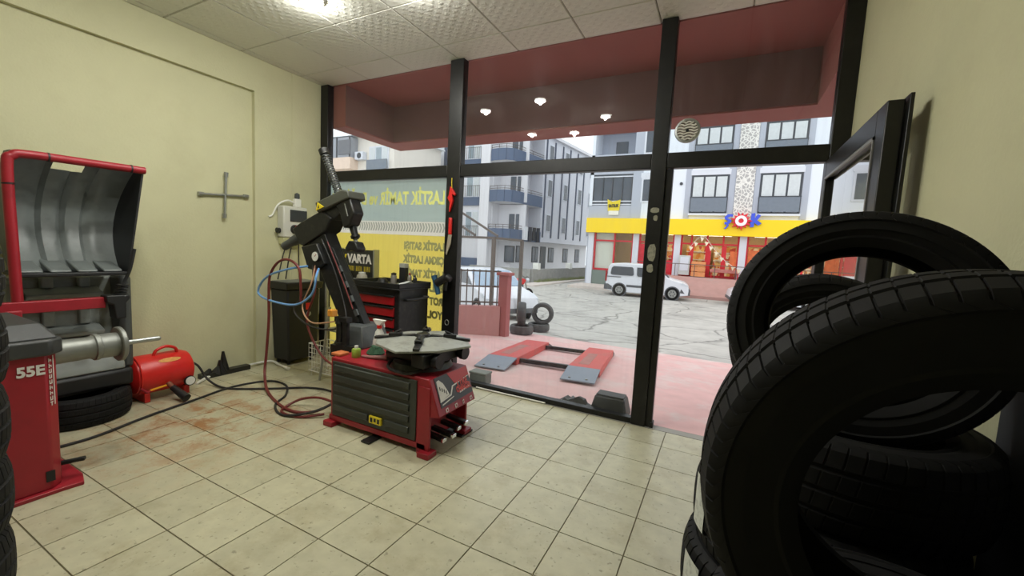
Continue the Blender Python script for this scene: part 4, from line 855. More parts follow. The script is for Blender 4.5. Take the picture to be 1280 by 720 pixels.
# alignment ramps on the sloping forecourt
rp = thing('drive_on_ramp', (-2.02, 4.62, -.06), 'red drive-on scissor ramp pair with grey flaps on the pink forecourt', 'ramp', rot=(-math.atan(.08), 0, math.radians(8)))
M_rr = mat('red_ramp_paint', C(200, 76, 70), .55, var=.12, vscale=5, dirt=C(150, 120, 110), dscale=4, damt=.55)
M_rg = mat('grey_ramp_flap', C(126, 134, 146), .5, .3, var=.12)
for x0, x1 in ((-.78, -.36), (.36, .78)):
    MB().box(x0, x1, .5, 2.35, 0, .105).build('platform', M_rr, rp, bevel=.006, local=True)
    MB().box(x0 + .10, x0 + .24, .7, 1.7, .104, .1065).build('worn_tread_plate', mat('worn_plate', C(168, 104, 96), .6, var=.35, vscale=9, dirt=C(150, 128, 120), dscale=6, damt=.8), rp, local=True)
    MB().prism([(0, .012), (.5, .085), (.5, .105), (0, .028)], 'x', x0, x1).build('approach_flap', M_rg, rp, bevel=.002, local=True)
    for k in (.1, .31): MB().cyl((x0 + k, .08, .035), (x0 + k, .08, .048), .016, None, 10).build('bolt', M_steel, rp, local=True)
    MB().prism([(2.35, .085), (2.62, .01), (2.62, .0), (2.35, .0)], 'x', x0, x1).build('stop_flap', M_blackst, rp, local=True)
for y in (.62, 2.1): MB().box(-.36, .36, y, y + .07, .02, .075).box(-.36, .36, y + .1, y + .13, .02, .05).build('cross_bar', M_blackst, rp, bevel=.004, local=True)

# low pink wall, pillar, fence, shelter frame
M_pw = mat('pink_render', C(188, 138, 134), .8, var=.1, vscale=3, dirt=C(170, 120, 115), dscale=3, damt=.4)
def along(p0, p1, t): return (p0[0] + (p1[0] - p0[0]) * t, p0[1] + (p1[1] - p0[1]) * t)
P0, P1 = (-6.6, 5.45), (-4.02, 7.38)
lw = tag(MB().bar((P0[0], P0[1], -.15), (P1[0], P1[1], -.15), .18, .96).build('low_wall', M_pw), 'low pink rendered wall beside the forecourt', 'wall')
pil = thing('gate_pillar', (-3.94, 7.42, -.3), 'tall dark pink pillar at the end of the low wall', 'pillar')
M_pp = mat('dark_pink_paint', C(160, 92, 90), .7, var=.15, vscale=6)
MB().box(-4.04, -3.84, 7.33, 7.52, -.4, .96).build('shaft', M_pp, pil, bevel=.01)
MB().box(-4.08, -3.80, 7.29, 7.56, .96, 1.02).build('cap', M_pp, pil, bevel=.01)
fn = thing('metal_fence', ((P0[0] + P1[0]) / 2, (P0[1] + P1[1]) / 2, .33), 'grey metal bar fence on top of the low pink wall', 'fence')
M_fe = mat('grey_brown_iron', C(104, 96, 90), .6, .3, var=.2)
for z in (.40, .72, 1.03): MB().bar((P0[0], P0[1], z), (P1[0], P1[1], z), .03, .03).build('rail', M_fe, fn)
for k in range(26):
    x, y = along(P0, P1, (k + .5) / 26); MB().box(x - .009, x + .009, y - .009, y + .009, .33, 1.06).build('bar', M_fe, fn)
sf = thing('shelter_frame', (-6.0, 9.6, -.45), 'bare metal shelter frame with sloping rafters behind the fence', 'frame')
for x, y, zt_ in ((-5.15, 9.0, 1.75), (-6.3, 9.0, 1.75), (-7.5, 9.0, 1.75), (-5.15, 10.6, 1.75)): MB().box(x - .04, x + .04, y - .04, y + .04, -.7, zt_).build('post', M_fe, sf)
MB().box(-7.6, -5.1, 8.97, 9.03, 1.72, 1.78).build('beam', M_fe, sf); MB().box(-5.18, -5.12, 9, 10.6, 1.72, 1.78).build('beam', M_fe, sf)
for x in (-7.5, -6.95, -6.3): MB().bar((x, 9.0, 2.45), (x + 1.25, 9.0, 1.8), .05, .05).build('rafter', M_fe, sf)
MB().box(-7.6, -6.2, 8.97, 9.03, 2.42, 2.48).build('beam', M_fe, sf)

# ------------------------------------------------------------------ cars, pile of old tyres, motorbike
M_carw = mat('white_car_paint', C(214, 216, 222), .25, var=.03, spec=.6)
M_carg = mat('dark_car_glass', C(56, 60, 66), .12, var=.1)
M_cart = mat('grey_car_trim', C(84, 86, 90), .55, var=.1)
M_carl = mat('car_lamp', C(200, 205, 212), .15, var=.1)
M_carr = mat('car_tail_lamp', C(150, 24, 26), .25, var=.1)
def car(name, loc, rotz, label, prof, glass, wheels, L, W, hw, paint):
    """prof: side outline (x,z); body is lofted in at the roof; windows, wheels, lamps and bumpers are parts"""
    o = thing(name, loc, label, 'car', rot=(0, 0, rotz))
    mb = MB(); n = len(prof); vs_ = []
    for s_ in (-1, -.86, .86, 1):
        for x, z in prof:
            k = 1 - .16 * max(0, (z - .95)) if z > .95 else 1
            edge = 1 if abs(s_) == 1 else 0
            vs_.append((x * (1 - .012 * edge), s_ * W / 2 * k, z - (.04 if edge and z > .6 else 0)))
    fs_ = [tuple(range(n)), tuple(range(4 * n - 1, 3 * n - 1, -1))]
    for r in range(3): fs_ += [(r * n + i, r * n + (i + 1) % n, (r + 1) * n + (i + 1) % n, (r + 1) * n + i) for i in range(n)]
    mb.add(vs_, fs_).build('car_body', paint, o, bevel=.02, local=True)
    for poly in glass:
        for s_ in (-1, 1):
            vv = [];
            for d in (0, .012):
                for x, z in poly:
                    k = 1 - .16 * max(0, (z - .99)); vv.append((x, s_ * (W / 2 * k - .004 + d), z))
            m_ = len(poly)
            MB().add(vv, [tuple(range(m_)), tuple(range(2 * m_ - 1, m_ - 1, -1))] + [(i, (i + 1) % m_, m_ + (i + 1) % m_, m_ + i) for i in range(m_)]).build('side_window', M_carg, o, local=True)
    for x in wheels:
        for s_ in (-1, 1):
            MB().cyl((x, s_ * (W / 2 - .02), hw), (x, s_ * (W / 2 + .004), hw), hw * 1.13, None, 24).build('wheel_arch', M_cart, o, local=True)
            wh = MB().lathe([(hw * .62, -.09), (hw * .96, -.09), (hw, -.05), (hw, .05), (hw * .96, .09), (hw * .62, .09)], 28, frame_m((x, s_ * (W / 2 - .075), hw), (1, 0, 0), (0, 0, 1), (0, s_, 0)), closed=True).build('wheel_tyre', M_rubber, o, local=True)
            MB().cyl((x, s_ * (W / 2 - .10), hw), (x, s_ * (W / 2 + .012), hw), hw * .64, hw * .6, 20).build('wheel_rim', M_steel, wh, local=True)
            for k in range(6):
                a = PI / 3 * k; p = Vector((x + hw * .33 * math.cos(a), s_ * (W / 2 + .013), hw + hw * .33 * math.sin(a)))
                MB().cyl(p, p + Vector((0, s_ * .004, 0)), hw * .11, None, 8).build('rim_hole', M_cart, wh, local=True)
    return o
vprof = [(-2.03, .32), (-2.05, .55), (-2.0, 1.0), (-1.93, 1.55), (-1.82, 1.68), (-1.2, 1.74), (0.0, 1.72), (.42, 1.66), (1.08, 1.12), (1.30, 1.04), (1.85, .92), (2.02, .80), (2.08, .55), (2.06, .30), (1.6, .22), (-1.6, .22)]
vg = [[(-1.80, 1.16), (-1.76, 1.46), (-1.66, 1.54), (-.72, 1.54), (-.66, 1.48), (-.62, 1.14), (-.7, 1.10), (-1.72, 1.10)], [(-.46, 1.14), (-.48, 1.54), (.24, 1.54), (.86, 1.12), (.8, 1.08), (-.4, 1.08)]]
van = car('minivan', (-3.62, 22.85, -.66), math.radians(6), 'white compact van parked across the road before the yellow-signed shop', vprof, vg, (-1.30, 1.30), 4.1, 1.8, .33, M_carw)
for s_ in (-1, 1):
    MB().box(-.95, .75, s_ * .90 - .012, s_ * .90 + .012, .50, .62).build('side_moulding', M_cart, van, bevel=.008, local=True)
    MB().box(-1.98, -1.25, s_ * .895 - .01, s_ * .895 + .01, .985, 1.02).build('door_track', M_cart, van, local=True)
    MB().prism([(1.62, .82), (2.0, .72), (2.0, .79), (1.75, .90)], 'y', s_ * .70, s_ * .905).build('headlight', M_carl, van, local=True)
    MB().box(-2.06, -1.97, s_ * .78, s_ * .895, .75, 1.3).build('tail_light', M_carr, van, bevel=.01, local=True)
    MB().box(.55, .70, s_ * .93, s_ * 1.06, 1.05, 1.2).build('door_mirror', M_cart, van, bevel=.02, local=True)
    MB().box(-.2, -.04, s_ * .905 - .01, s_ * .905 + .012, .95, .98).build('door_handle', M_carw, van, local=True)
MB().prism([(1.63, .30), (2.12, .30), (2.13, .58), (1.95, .66), (1.68, .60)], 'y', -.895, .895).build('front_bumper', M_cart, van, bevel=.02, local=True)
MB().prism([(-2.1, .32), (-1.66, .28), (-1.66, .5), (-1.9, .62), (-2.1, .62)], 'y', -.9, .9).build('rear_bumper', M_cart, van, bevel=.02, local=True)
MB().add([(.44, -.72, 1.65), (.44, .72, 1.65), (1.09, .84, 1.13), (1.09, -.84, 1.13), (.45, -.72, 1.665), (.45, .72, 1.665), (1.10, .84, 1.145), (1.10, -.84, 1.145)], [(0, 1, 2, 3), (7, 6, 5, 4), (0, 4, 5, 1), (1, 5, 6, 2), (2, 6, 7, 3), (3, 7, 4, 0)]).build('windscreen', M_carg, van, local=True)
hprof = [(-1.95, .3), (-2.0, .6), (-1.95, .95), (-1.7, 1.05), (-1.2, 1.42), (-.4, 1.48), (.25, 1.42), (.95, .98), (1.6, .86), (1.9, .72), (1.97, .5), (1.95, .28), (1.5, .2), (-1.5, .2)]
hg = [[(-1.45, 1.02), (-1.15, 1.34), (-.35, 1.39), (-.3, 1.0)], [(-.2, 1.0), (-.22, 1.39), (.2, 1.34), (.78, 1.0)]]
for loc, rz, lab in (((2.2, 23.2, -.66), math.radians(186), 'white hatchback mostly hidden behind the upright tyres, across the road'), ((-6.9, 11.7, -.63), math.radians(-35), 'pale silver car parked behind the metal fence')):
    c_ = car('hatchback', loc, rz, lab, hprof, hg, (-1.25, 1.25), 3.9, 1.7, .31, M_carw)
    for s_ in (-1, 1):
        MB().prism([(1.5, .74), (1.9, .62), (1.9, .70), (1.6, .83)], 'y', s_ * .62, s_ * .855).build('headlight', M_carl, c_, local=True)
    MB().prism([(1.7, .28), (1.99, .28), (2.0, .42), (1.8, .45)], 'y', -.8, .8).build('front_bumper', M_cart, c_, bevel=.02, local=True)
    MB().add([(.26, -.66, 1.415), (.26, .66, 1.415), (.96, .78, .985), (.96, -.78, .985), (.27, -.66, 1.43), (.27, .66, 1.43), (.97, .78, 1.0), (.97, -.78, 1.0)], [(0, 1, 2, 3), (7, 6, 5, 4), (0, 4, 5, 1), (1, 5, 6, 2), (2, 6, 7, 3), (3, 7, 4, 0)]).build('windscreen', mat('pale_windscreen', C(150, 170, 190), .1), c_, local=True)
ME_old = tyre_mesh('worn_tyre', M_rubber_old, R=.26, rb=.16, w=.18, detail=False)
GO = 'old tyres piled beyond the pink pillar'
def zg(x, y): return gz(y)
tyre(ME_old, (-3.84, 8.1, gz(8.1) + .11), 'front worn tyre lying at the foot of the outdoor tyre pile', None, 0, GO, 'worn_tyre')
tyre(ME_old, (-3.80, 8.95, gz(8.95) + .11), 'rear worn tyre lying on the road in the outdoor tyre pile', None, 0, GO, 'worn_tyre')
tyre(ME_old, (-3.90, 8.2, gz(8.1) + .20 + .235), 'worn tyre standing side-on on the outdoor pile, nearer the pillar', (.9, .45, 0), 0, GO, 'worn_tyre')
tyre(ME_old, (-3.72, 8.97, gz(8.95) + .20 + .235), 'worn tyre standing face-on on the outdoor pile, its hole showing', (.25, -1, 0), 0, GO, 'worn_tyre')
mt = thing('motorbike', (-7.55, 15.2, -.66), 'red motorbike half hidden behind the pink pillar', 'motorbike', rot=(0, 0, math.radians(60)))
for x in (-.55, .6):
    wv = MB().lathe([(.20, -.04), (.26, -.045), (.285, 0), (.26, .045), (.20, .04)], 24, frame_m((x, 0, .285), (1, 0, 0), (0, 0, 1), (0, -1, 0)), closed=True).build('wheel_tyre', M_rubber, mt, local=True)
    MB().cyl((x, -.03, .285), (x, .03, .285), .06, None, 12).build('wheel_hub', M_steel, wv, local=True)
MB().prism([(-.55, .28), (-.2, .25), (.2, .25), (.32, .7), (.1, .82), (-.3, .72), (-.7, .78), (-.72, .72)], 'y', -.1, .1).build('frame', M_cart, mt, bevel=.02, local=True)
MB().prism([(-.1, .78), (.3, .72), (.42, .92), (.2, 1.0), (-.05, .9)], 'y', -.14, .14).build('fuel_tank', M_redb, mt, bevel=.04, local=True)
MB().box(-.7, -.08, -.12, .12, .78, .86).build('seat', M_blackpl, mt, bevel=.03, local=True)
MB().cyl((.6, 0, .285), (.4, 0, 1.0), .03, None, 10).build('fork', M_steel, mt, local=True)
MB().tube([(.34, -.36, 1.05), (.4, -.15, 1.06), (.42, 0, 1.0), (.4, .15, 1.06), (.34, .36, 1.05)], .014, 8).build('handlebar', M_blackpl, mt, local=True)
MB().cyl((.45, 0, .9), (.58, 0, .9), .07, .09, 14).build('headlight', M_carl, mt, local=True)

# ------------------------------------------------------------------ street: market building across the road
M_wbl = mat('pale_blue_white_render', C(226, 232, 240), .8, var=.03, vscale=.8)
M_gbl = mat('grey_blue_render', C(178, 184, 196), .8, var=.04, vscale=.8)
M_wpier = mat('white_pier', C(216, 220, 228), .7, var=.04)
M_fasc = mat('yellow_fascia', C(250, 214, 10), .45, var=.03, vscale=1)
M_redf = mat('red_shop_frame', C(206, 36, 48), .45, var=.08)
M_pane = mat('far_window_glass', C(150, 164, 172), .12, var=.35, vscale=1.6)
M_paned = mat('dark_far_window', C(74, 82, 92), .12, var=.3, vscale=1.5)
M_curt = mat('white_curtain', C(206, 212, 214), .7, var=.12, vscale=9)
M_dkf = mat('charcoal_window_frame', C(62, 66, 72), .5, var=.1)
M_rail = mat('smoked_rail_glass', C(112, 122, 134), .2, var=.1)
M_shopg = glass_mat('shop_glass', haze=.02, refl=.7)
def goods():
    m = bpy.data.materials.new('shelved_goods'); m.use_nodes = True; N = m.node_tree.nodes; L = m.node_tree.links; b = N['Principled BSDF']
    tc = N.new('ShaderNodeTexCoord'); mp = N.new('ShaderNodeMapping'); mp.inputs['Scale'].default_value = (3.2, 1, 2.2); L.new(tc.outputs['Object'], mp.inputs['Vector'])
    v = N.new('ShaderNodeTexVoronoi'); v.inputs['Scale'].default_value = 1.6; L.new(mp.outputs['Vector'], v.inputs['Vector'])
    r = N.new('ShaderNodeValToRGB'); cols = [(0, C(235, 190, 110)), (.25, C(200, 70, 50)), (.45, C(240, 225, 190)), (.62, C(225, 150, 60)), (.8, C(240, 205, 130)), (1, C(170, 60, 60))]
    while len(r.color_ramp.elements) < len(cols): r.color_ramp.elements.new(.5)
    for e, (p, c) in zip(r.color_ramp.elements, cols): e.position = p; e.color = c
    r.color_ramp.interpolation = 'CONSTANT'
    s = N.new('ShaderNodeSeparateColor'); L.new(v.outputs['Color'], s.inputs['Color']); L.new(s.outputs['Red'], r.inputs['Fac']); L.new(r.outputs['Color'], b.inputs['Base Color'])
    return m
M_goods = goods()
mk = thing('market_building', (2.5, 27, -.66), 'pale blue-grey apartment block with yellow shop fascia across the road', 'building')
YW = 27.0
MB().box(-5.6, 15, YW, 37, 3.75, 11.2).build('wall', M_wbl, mk, smooth=False)
MB().box(-8.35, -5.6, YW + 1.6, 37, 3.75, 11.2).build('wall', M_gbl, mk, smooth=False)
for z0, z1 in ((3.75, 4.62), (6.6, 7.85), (9.5, 11.2)): MB().box(-8.35, -5.6, YW, YW + 1.62, z0, z1).build('balcony_front', M_gbl, mk, smooth=False)
MB().box(-8.35, -8.15, YW, YW + 1.6, 4.6, 11.2).build('corner_pier', M_wbl, mk, smooth=False)
MB().box(-8.2, -5.6, YW + .1, YW + .14, 4.62, 6.6).build('balcony_glazing', M_paned, mk)
for x in (-8.15, -7.5, -6.9, -6.25, -5.65): MB().box(x - .03, x + .03, YW + .04, YW + .1, 4.62, 6.45).build('glazing_bar', M_dkf, mk)
for z in (4.66, 4.86, 6.42): MB().box(-8.2, -5.6, YW + .03, YW + .12, z, z + .07).build('glazing_rail', M_wpier, mk)
MB().box(-7.2, -6.4, YW + 1.55, YW + 1.6, 7.85, 9.0).build('window', M_paned, mk)
for x0, x1 in ((-5.6, -5.0), (-2.5, -2.2), (-.22, .12), (1.06, 1.34), (3.3, 3.6)): MB().box(x0, x1, YW - .04, YW + .02, 3.85, 11).build('facade_band', M_gbl, mk, smooth=False)
for x0, x1, z0, z1, full in ((-2.12, -.26, 4.2, 6.3, 1), (1.38, 3.22, 4.2, 6.3, 1), (-2.1, -.24, 7.2, 9.05, 1), (1.42, 3.26, 7.2, 9.05, 1), (4.9, 6.7, 4.2, 6.3, 1), (4.9, 6.7, 7.2, 9.05, 1), (-5.0, -4.3, 4.86, 6.25, 0), (-5.0, -4.3, 7.8, 9.2, 0)):
    w = MB().box(x0 - .06, x1 + .06, YW - .05, YW + .01, z0 - .06, z1 + .06).build('window', M_dkf if full else M_wpier, mk, smooth=False)
    n = 3 if full else 1; dx = (x1 - x0) / n
    for k in range(n): MB().box(x0 + dx * k + .05, x0 + dx * (k + 1) - .05, YW - .06, YW - .05, z0 + .04, z1 - .05).build('pane', M_curt if full else M_paned, w, smooth=False)
    MB().box(x0 - .12, x1 + .12, YW - .06, YW, z1 + .06, z1 + .36).build('lintel_band', M_wpier, w, smooth=False)
    if full:
        MB().box(x0 - .02, x1 + .02, YW - .16, YW - .13, z0 + .05, z0 + .85).build('rail_glass', M_rail, w, smooth=False)
        MB().box(x0 - .06, x1 + .06, YW - .18, YW - .12, z0 + .85, z0 + .9).build('hand_rail', M_dkf, w)
        MB().box(x0 - .1, x1 + .1, YW - .22, YW, z0 - .18, z0 - .06).build('sill', M_wpier, w)
def lattice():
    m = mat('white_lattice_relief', C(206, 206, 202), .8, var=.05)
    N = m.node_tree.nodes; L = m.node_tree.links; b = N['Principled BSDF']
    tc = N.new('ShaderNodeTexCoord'); mp = N.new('ShaderNodeMapping'); mp.inputs['Scale'].default_value = (1, .0, 1); L.new(tc.outputs['Object'], mp.inputs['Vector'])
    v = N.new('ShaderNodeTexVoronoi'); v.feature = 'DISTANCE_TO_EDGE'; v.inputs['Scale'].default_value = 5.5; L.new(mp.outputs['Vector'], v.inputs['Vector'])
    r = N.new('ShaderNodeValToRGB'); r.color_ramp.elements[0].position = .08; r.color_ramp.elements[1].position = .14; r.color_ramp.elements[0].color = C(232, 230, 224); r.color_ramp.elements[1].color = C(176, 174, 172)
    L.new(v.outputs['Distance'], r.inputs['Fac']); L.new(r.outputs['Color'], b.inputs['Base Color'])
    return m
MB().box(.13, 1.05, YW - .09, YW, 3.8, 11).build('lattice_panel', lattice(), mk, smooth=False)
MB().cyl((-2.75, YW - .05, 5.9), (-2.75, YW + .02, 5.9), .09, None, 12).build('vent_cover', M_dkf, mk)
fa = MB().box(-8.3, 15, YW - .45, YW + .05, 2.86, 3.78).build('fascia', M_fasc, mk, smooth=False)
# star-shaped sign letters
M_sbl = mat('blue_sign_letter', C(62, 86, 214), .4, var=.05); M_sred = mat('red_sign_burst', C(222, 30, 50), .4, var=.05); M_swh = mat('white_sign_letter', C(245, 240, 240), .4, var=.02)
cx, cz = .57, 3.70; st = []
for k in range(26):
    a = 2 * PI * k / 26; r = (.56 if k % 4 == 0 else .48) if k % 2 == 0 else .33; st.append((cx + r * math.cos(a), cz + r * math.sin(a) * .95))
lg = MB().prism(st, 'y', YW - .62, YW - .46).build('logo_burst', M_sred, mk, smooth=False)
MB().lathe([(.13, 0), (.29, 0), (.29, .06), (.13, .06)], 28, frame_m((cx, YW - .62, cz), (1, 0, 0), (0, 0, 1), (0, -1, 0)), closed=True).build('letter', M_swh, lg)
MB().prism([(-.24, 3.50), (-.06, 3.50), (.08, 3.62), (.10, 3.74), (-.03, 3.80), (-.12, 3.86), (.02, 3.94), (.16, 3.93), (.14, 4.06), (-.10, 4.06), (-.26, 3.92), (-.24, 3.78), (-.08, 3.70), (-.12, 3.62), (-.24, 3.62)], 'y', YW - .60, YW - .47).build('letter', M_sbl, mk, smooth=False)
MB().prism([(-.12, 3.50), (-.02, 3.50), (-.04, 3.38), (-.16, 3.24), (-.24, 3.26), (-.14, 3.38)], 'y', YW - .60, YW - .47).build('letter', M_sbl, mk, smooth=False)
MB().prism([(1.02, 3.36), (1.20, 3.38), (1.22, 3.60), (1.42, 3.46), (1.56, 3.58), (1.34, 3.74), (1.50, 4.00), (1.34, 4.08), (1.22, 3.86), (1.22, 4.14), (1.04, 4.10)], 'y', YW - .60, YW - .47).build('letter', M_sbl, mk, smooth=False)
# ground floor shop
for x0, x1 in ((-8.2, -7.85), (-5.3, -4.95), (-2.85, -2.5), (.62, .98), (4.6, 5.0), (9, 9.4)): MB().box(x0, x1, YW - .1, YW + .4, -.66, 2.9).build('pier', M_wpier, mk, smooth=False)
MB().box(-8.2, 15, YW + 3.4, YW + 3.5, -.66, 3.75).build('shop_back_wall', mat('cream_shop_wall', C(240, 215, 160), .7), mk)
MB().box(-8.3, -8.2, YW, YW + 3.5, -.66, 3.75).build('side_wall', M_gbl, mk)
MB().box(-8.2, 15, YW, YW + 3.5, .0, .42).build('shop_floor', mat('shop_floor', C(190, 170, 150), .5), mk)
MB().box(-8.2, 15, YW, YW + 3.5, 3.0, 3.1).build('shop_ceiling', mat('shop_ceiling', C(235, 230, 220), .7), mk)
M_tubel = mat('shop_tube_light', C(255, 240, 210), .5, var=0, emit=(1, .84, .58, 1), estr=5)
for x in (-4.0, -1.0, 2.6, 6.2): MB().box(x - 1.2, x + 1.2, YW + .7, YW + 1.1, 2.9, 2.99).build('tube_light', M_tubel, mk)
for x0, x1 in ((-4.9, -3.0), (-2.3, -.9), (-.7, .5), (1.2, 4.4), (5.2, 8.8)):
    s = MB().box(x0, x1, YW + 2.2, YW + 2.6, .42, 2.3).build('shop_shelf', M_goods, mk, smooth=False)
    for z in (.9, 1.4, 1.9): MB().box(x0, x1, YW + 2.1, YW + 2.2, z, z + .05).build('shelf_edge', M_white, s)
MB().box(-7.85, -6.6, YW + .25, YW + .3, .42, 2.86).build('blind', mat('pale_blind', C(222, 220, 205), .7, var=.04), mk, smooth=False)
MB().box(-7.85, -5.3, YW - .02, YW + .2, -.66, .42).build('plinth', mat('grey_green_plinth', C(118, 130, 122), .7), mk, smooth=False)
for x0, x1, bars in ((-7.85, -5.3, (-6.5,)), (-4.95, -2.85, (-4.2, -3.4)), (-2.5, .62, (-1.9, -1.05, -.2)), (.98, 4.6, (1.9, 2.8, 3.7)), (5, 9, (6.2, 7.6))):
    f_ = MB().box(x0, x1, YW + .1, YW + .18, .42, .55).box(x0, x1, YW + .1, YW + .18, 2.32, 2.42).build('shopfront_frame', M_redf, mk, smooth=False)
    for x in (x0 + .05,) + bars + (x1 - .05,): MB().box(x - .05, x + .05, YW + .08, YW + .2, .42, 2.9).build('mullion', M_redf, f_, smooth=False)
    MB().box(x0, x1, YW + .13, YW + .14, .42, 2.9).build('pane', M_shopg, f_)
M_post1 = mat('orange_red_poster', C(226, 112, 60), .6, var=.5, vscale=5); M_post2 = mat('red_poster', C(206, 40, 56), .6, var=.3, vscale=6)
for x0, x1, z0, z1, m_ in ((-4.85, -4.3, .6, 2.25, M_post2), (-4.1, -3.5, .95, 2.2, M_post1), (-3.3, -2.95, .55, 1.3, M_post2), (-1.86, -1.75, .45, 2.3, M_redf), (-1.0, -.8, .45, 2.3, M_redf), (-.25, .0, .45, 2.3, M_redf), (.2, .55, .7, 2.0, M_post1), (1.1, 1.7, .8, 2.1, M_post1)):
    MB().box(x0, x1, YW + .06, YW + .08, z0, z1).build('window_print', m_, mk, smooth=False)
bn = thing('sale_banner', (-6.7, 26.95, 4.1), 'yellow for-sale banner hanging on the balcony of the block across the road', 'banner')
MB().add([(-7.06, 26.95, 4.25), (-6.32, 26.95, 4.3), (-6.28, 26.95, 4.98), (-6.5, 26.93, 4.92), (-6.8, 26.92, 4.86), (-7.12, 26.95, 5.02), (-7.06, 26.97, 4.25), (-6.32, 26.97, 4.3), (-6.28, 26.97, 4.98), (-6.5, 26.95, 4.92), (-6.8, 26.94, 4.86), (-7.12, 26.97, 5.02)], [(0, 1, 2, 3, 4, 5), (11, 10, 9, 8, 7, 6), (0, 1, 7, 6), (1, 2, 8, 7), (5, 0, 6, 11)]).build('banner_cloth', M_yellow, bn, smooth=False)
MB().box(-7.0, -6.35, 26.93, 26.95, 4.02, 4.28).build('banner_foot', M_white, bn)
text_obj('lettering', 'SATILIK', M_blackpl, bn, frame_m((-7.02, 26.915, 4.5), (1, 0, 0.03), (0, 0, 1), (0, -1, 0)), .26, .012, .66, depth=.004)
# paved terrace ramp in front of the shop, pavements
M_brick = mat('red_paving', C(182, 142, 134), .85, var=.18, vscale=2.5, dirt=C(170, 150, 142), dscale=1.2, damt=.7, worldspace=True)
struct('terrace', MB().prism([(26.99, .42), (26.0, .42), (24.7, -.45), (24.4, -.5), (24.4, -.8), (26.99, -.8)], 'x', -4.9, 15), M_brick, smooth=False)
struct('pavement', MB().box(-8.5, -4.9, 24.2, 26.99, -.8, -.50), mat('pale_paving', C(206, 196, 188), .85, var=.12, vscale=2), smooth=False)
tr_ = thing('terrace_rail', (0, 26.05, .42), 'thin metal handrail along the paved terrace of the shop', 'handrail')
MB().cyl((-4.8, 26.05, 1.15), (4, 26.05, 1.15), .02, None, 8).build('rail', M_fe, tr_)
for k in range(9): MB().cyl((-4.7 + 1.05 * k, 26.05, .42), (-4.7 + 1.05 * k, 26.05, 1.15), .02, None, 8).build('post', M_fe, tr_)
bu = thing('bunting', (-.5, 26.3, .9), 'string of cream triangular pennants hanging before the shop door', 'bunting')
MB().tube([(-1.95, 26.45, 2.1), (-1.3, 26.45, 2.8), (-.6, 26.4, 2.05), (.1, 26.3, 1.35), (.9, 26.2, .95), (1.9, 26.1, .85)], .012, 5, 6).build('string', M_white, bu)
for k, (x, z) in enumerate(((-1.85, 2.2), (-1.6, 2.45), (-1.3, 2.75), (-1.05, 2.5), (-.8, 2.24), (-.5, 1.95), (-.2, 1.65), (.1, 1.37), (.4, 1.18), (.7, 1.02), (1.0, .93))):
    MB().prism([(x - .11, z), (x + .11, z - .05), (x - .02, z - .28)], 'y', 26.36, 26.38).build('flag', mat('cream_pennant', C(238, 226, 196), .7), bu, smooth=False)
pk = thing('display_crate', (-1.35, 26.5, .42), 'orange-brown stacked crate before the shop door', 'crate')
for k in range(3): MB().box(-1.75, -1.0, 26.3, 26.75, .45 + .3 * k, .72 + .3 * k).build('crate', mat('orange_crate', C(224, 150, 96), .7, var=.2), pk, bevel=.02)
MB().box(-1.8, -.95, 26.3, 26.8, .42, .46).build('pallet', M_fe, pk)
fz = thing('chest_freezer', (-2.15, 26.6, .42), 'grey-white upright cooler beside the shop door', 'cooler')
MB().box(-2.45, -1.85, 26.4, 26.85, .5, 1.65).build('cabinet', mat('pale_grey_cooler', C(196, 200, 196), .4), fz, bevel=.02)
MB().box(-2.38, -1.92, 26.385, 26.4, .75, 1.55).build('cooler_door', M_wpier, fz, bevel=.01)
dt = thing('display_table', (-.05, 26.4, .42), 'low red and grey goods display table right of the crate', 'table')
MB().box(-.75, .75, 26.5, 26.92, .75, .95).build('goods_tray', mat('mixed_red_goods', C(190, 120, 112), .7, var=.5, vscale=6), dt, bevel=.02)
for x in (-.7, .66): MB().box(x, x + .05, 26.55, 26.88, .42, .75).build('leg', M_redf, dt)

# ------------------------------------------------------------------ left apartment block with blue balconies
lb_ = thing('apartment_block', (-15, 30, -.66), 'white and blue apartment block with curved balconies on the left side street', 'building')
M_lw = mat('off_white_render', C(222, 222, 226), .85, var=.04, vscale=.7); M_lil = mat('pale_lilac_render', C(210, 212, 220), .85, var=.04, vscale=.7)
M_blue = mat('slate_blue_render', C(92, 106, 130), .8, var=.06, vscale=1); M_strip = mat('dark_slate_stripe', C(74, 82, 100), .7)
FO = Vector((-14.4, 27.5, 0)); FS = Vector((.1305, .9914, 0)); FN = Vector((.9914, -.1305, 0)); FM = frame_m(FO, FS, FN, (0, 0, 1))
def fbox(s0, s1, o0, o1, z0, z1): return MB().box(s0, s1, o0, o1, z0, z1, FM)
fbox(4.3, 15.5, -9, 0, 2.2, 10.8).build('side_wall', M_lil, lb_, smooth=False)
fbox(1.6, 4.3, -9, -1.2, 2.2, 10.8).build('recess_wall', M_lw, lb_, smooth=False)
fbox(1.4, 15.5, -9, -.9, -.66, 2.2).build('ground_wall', M_lw, lb_, smooth=False)
fbox(1.0, 15.7, -9, .25, 10.8, 11.05).build('roof', M_lw, lb_, smooth=False)
MB().box(-26, -16.3, 28.0, 38, -.66, 11.2).build('front_wall', M_lw, lb_, smooth=False)
MB().box(-17.15, -16.35, 27.45, 28.2, -.66, 11.2).build('pilaster', M_lw, lb_, smooth=False)
for x0, x1 in ((-23.5, -23.2), (-20.9, -20.6)): MB().box(x0, x1, 27.8, 28.05, -.66, 11.2).build('facade_band', M_strip, lb_, smooth=False)
for z in (.0, 4.75, 7.65): MB().box(-20.6, -17.15, 27.85, 28.05, z, z + .65).build('facade_panel', M_blue, lb_, smooth=False)
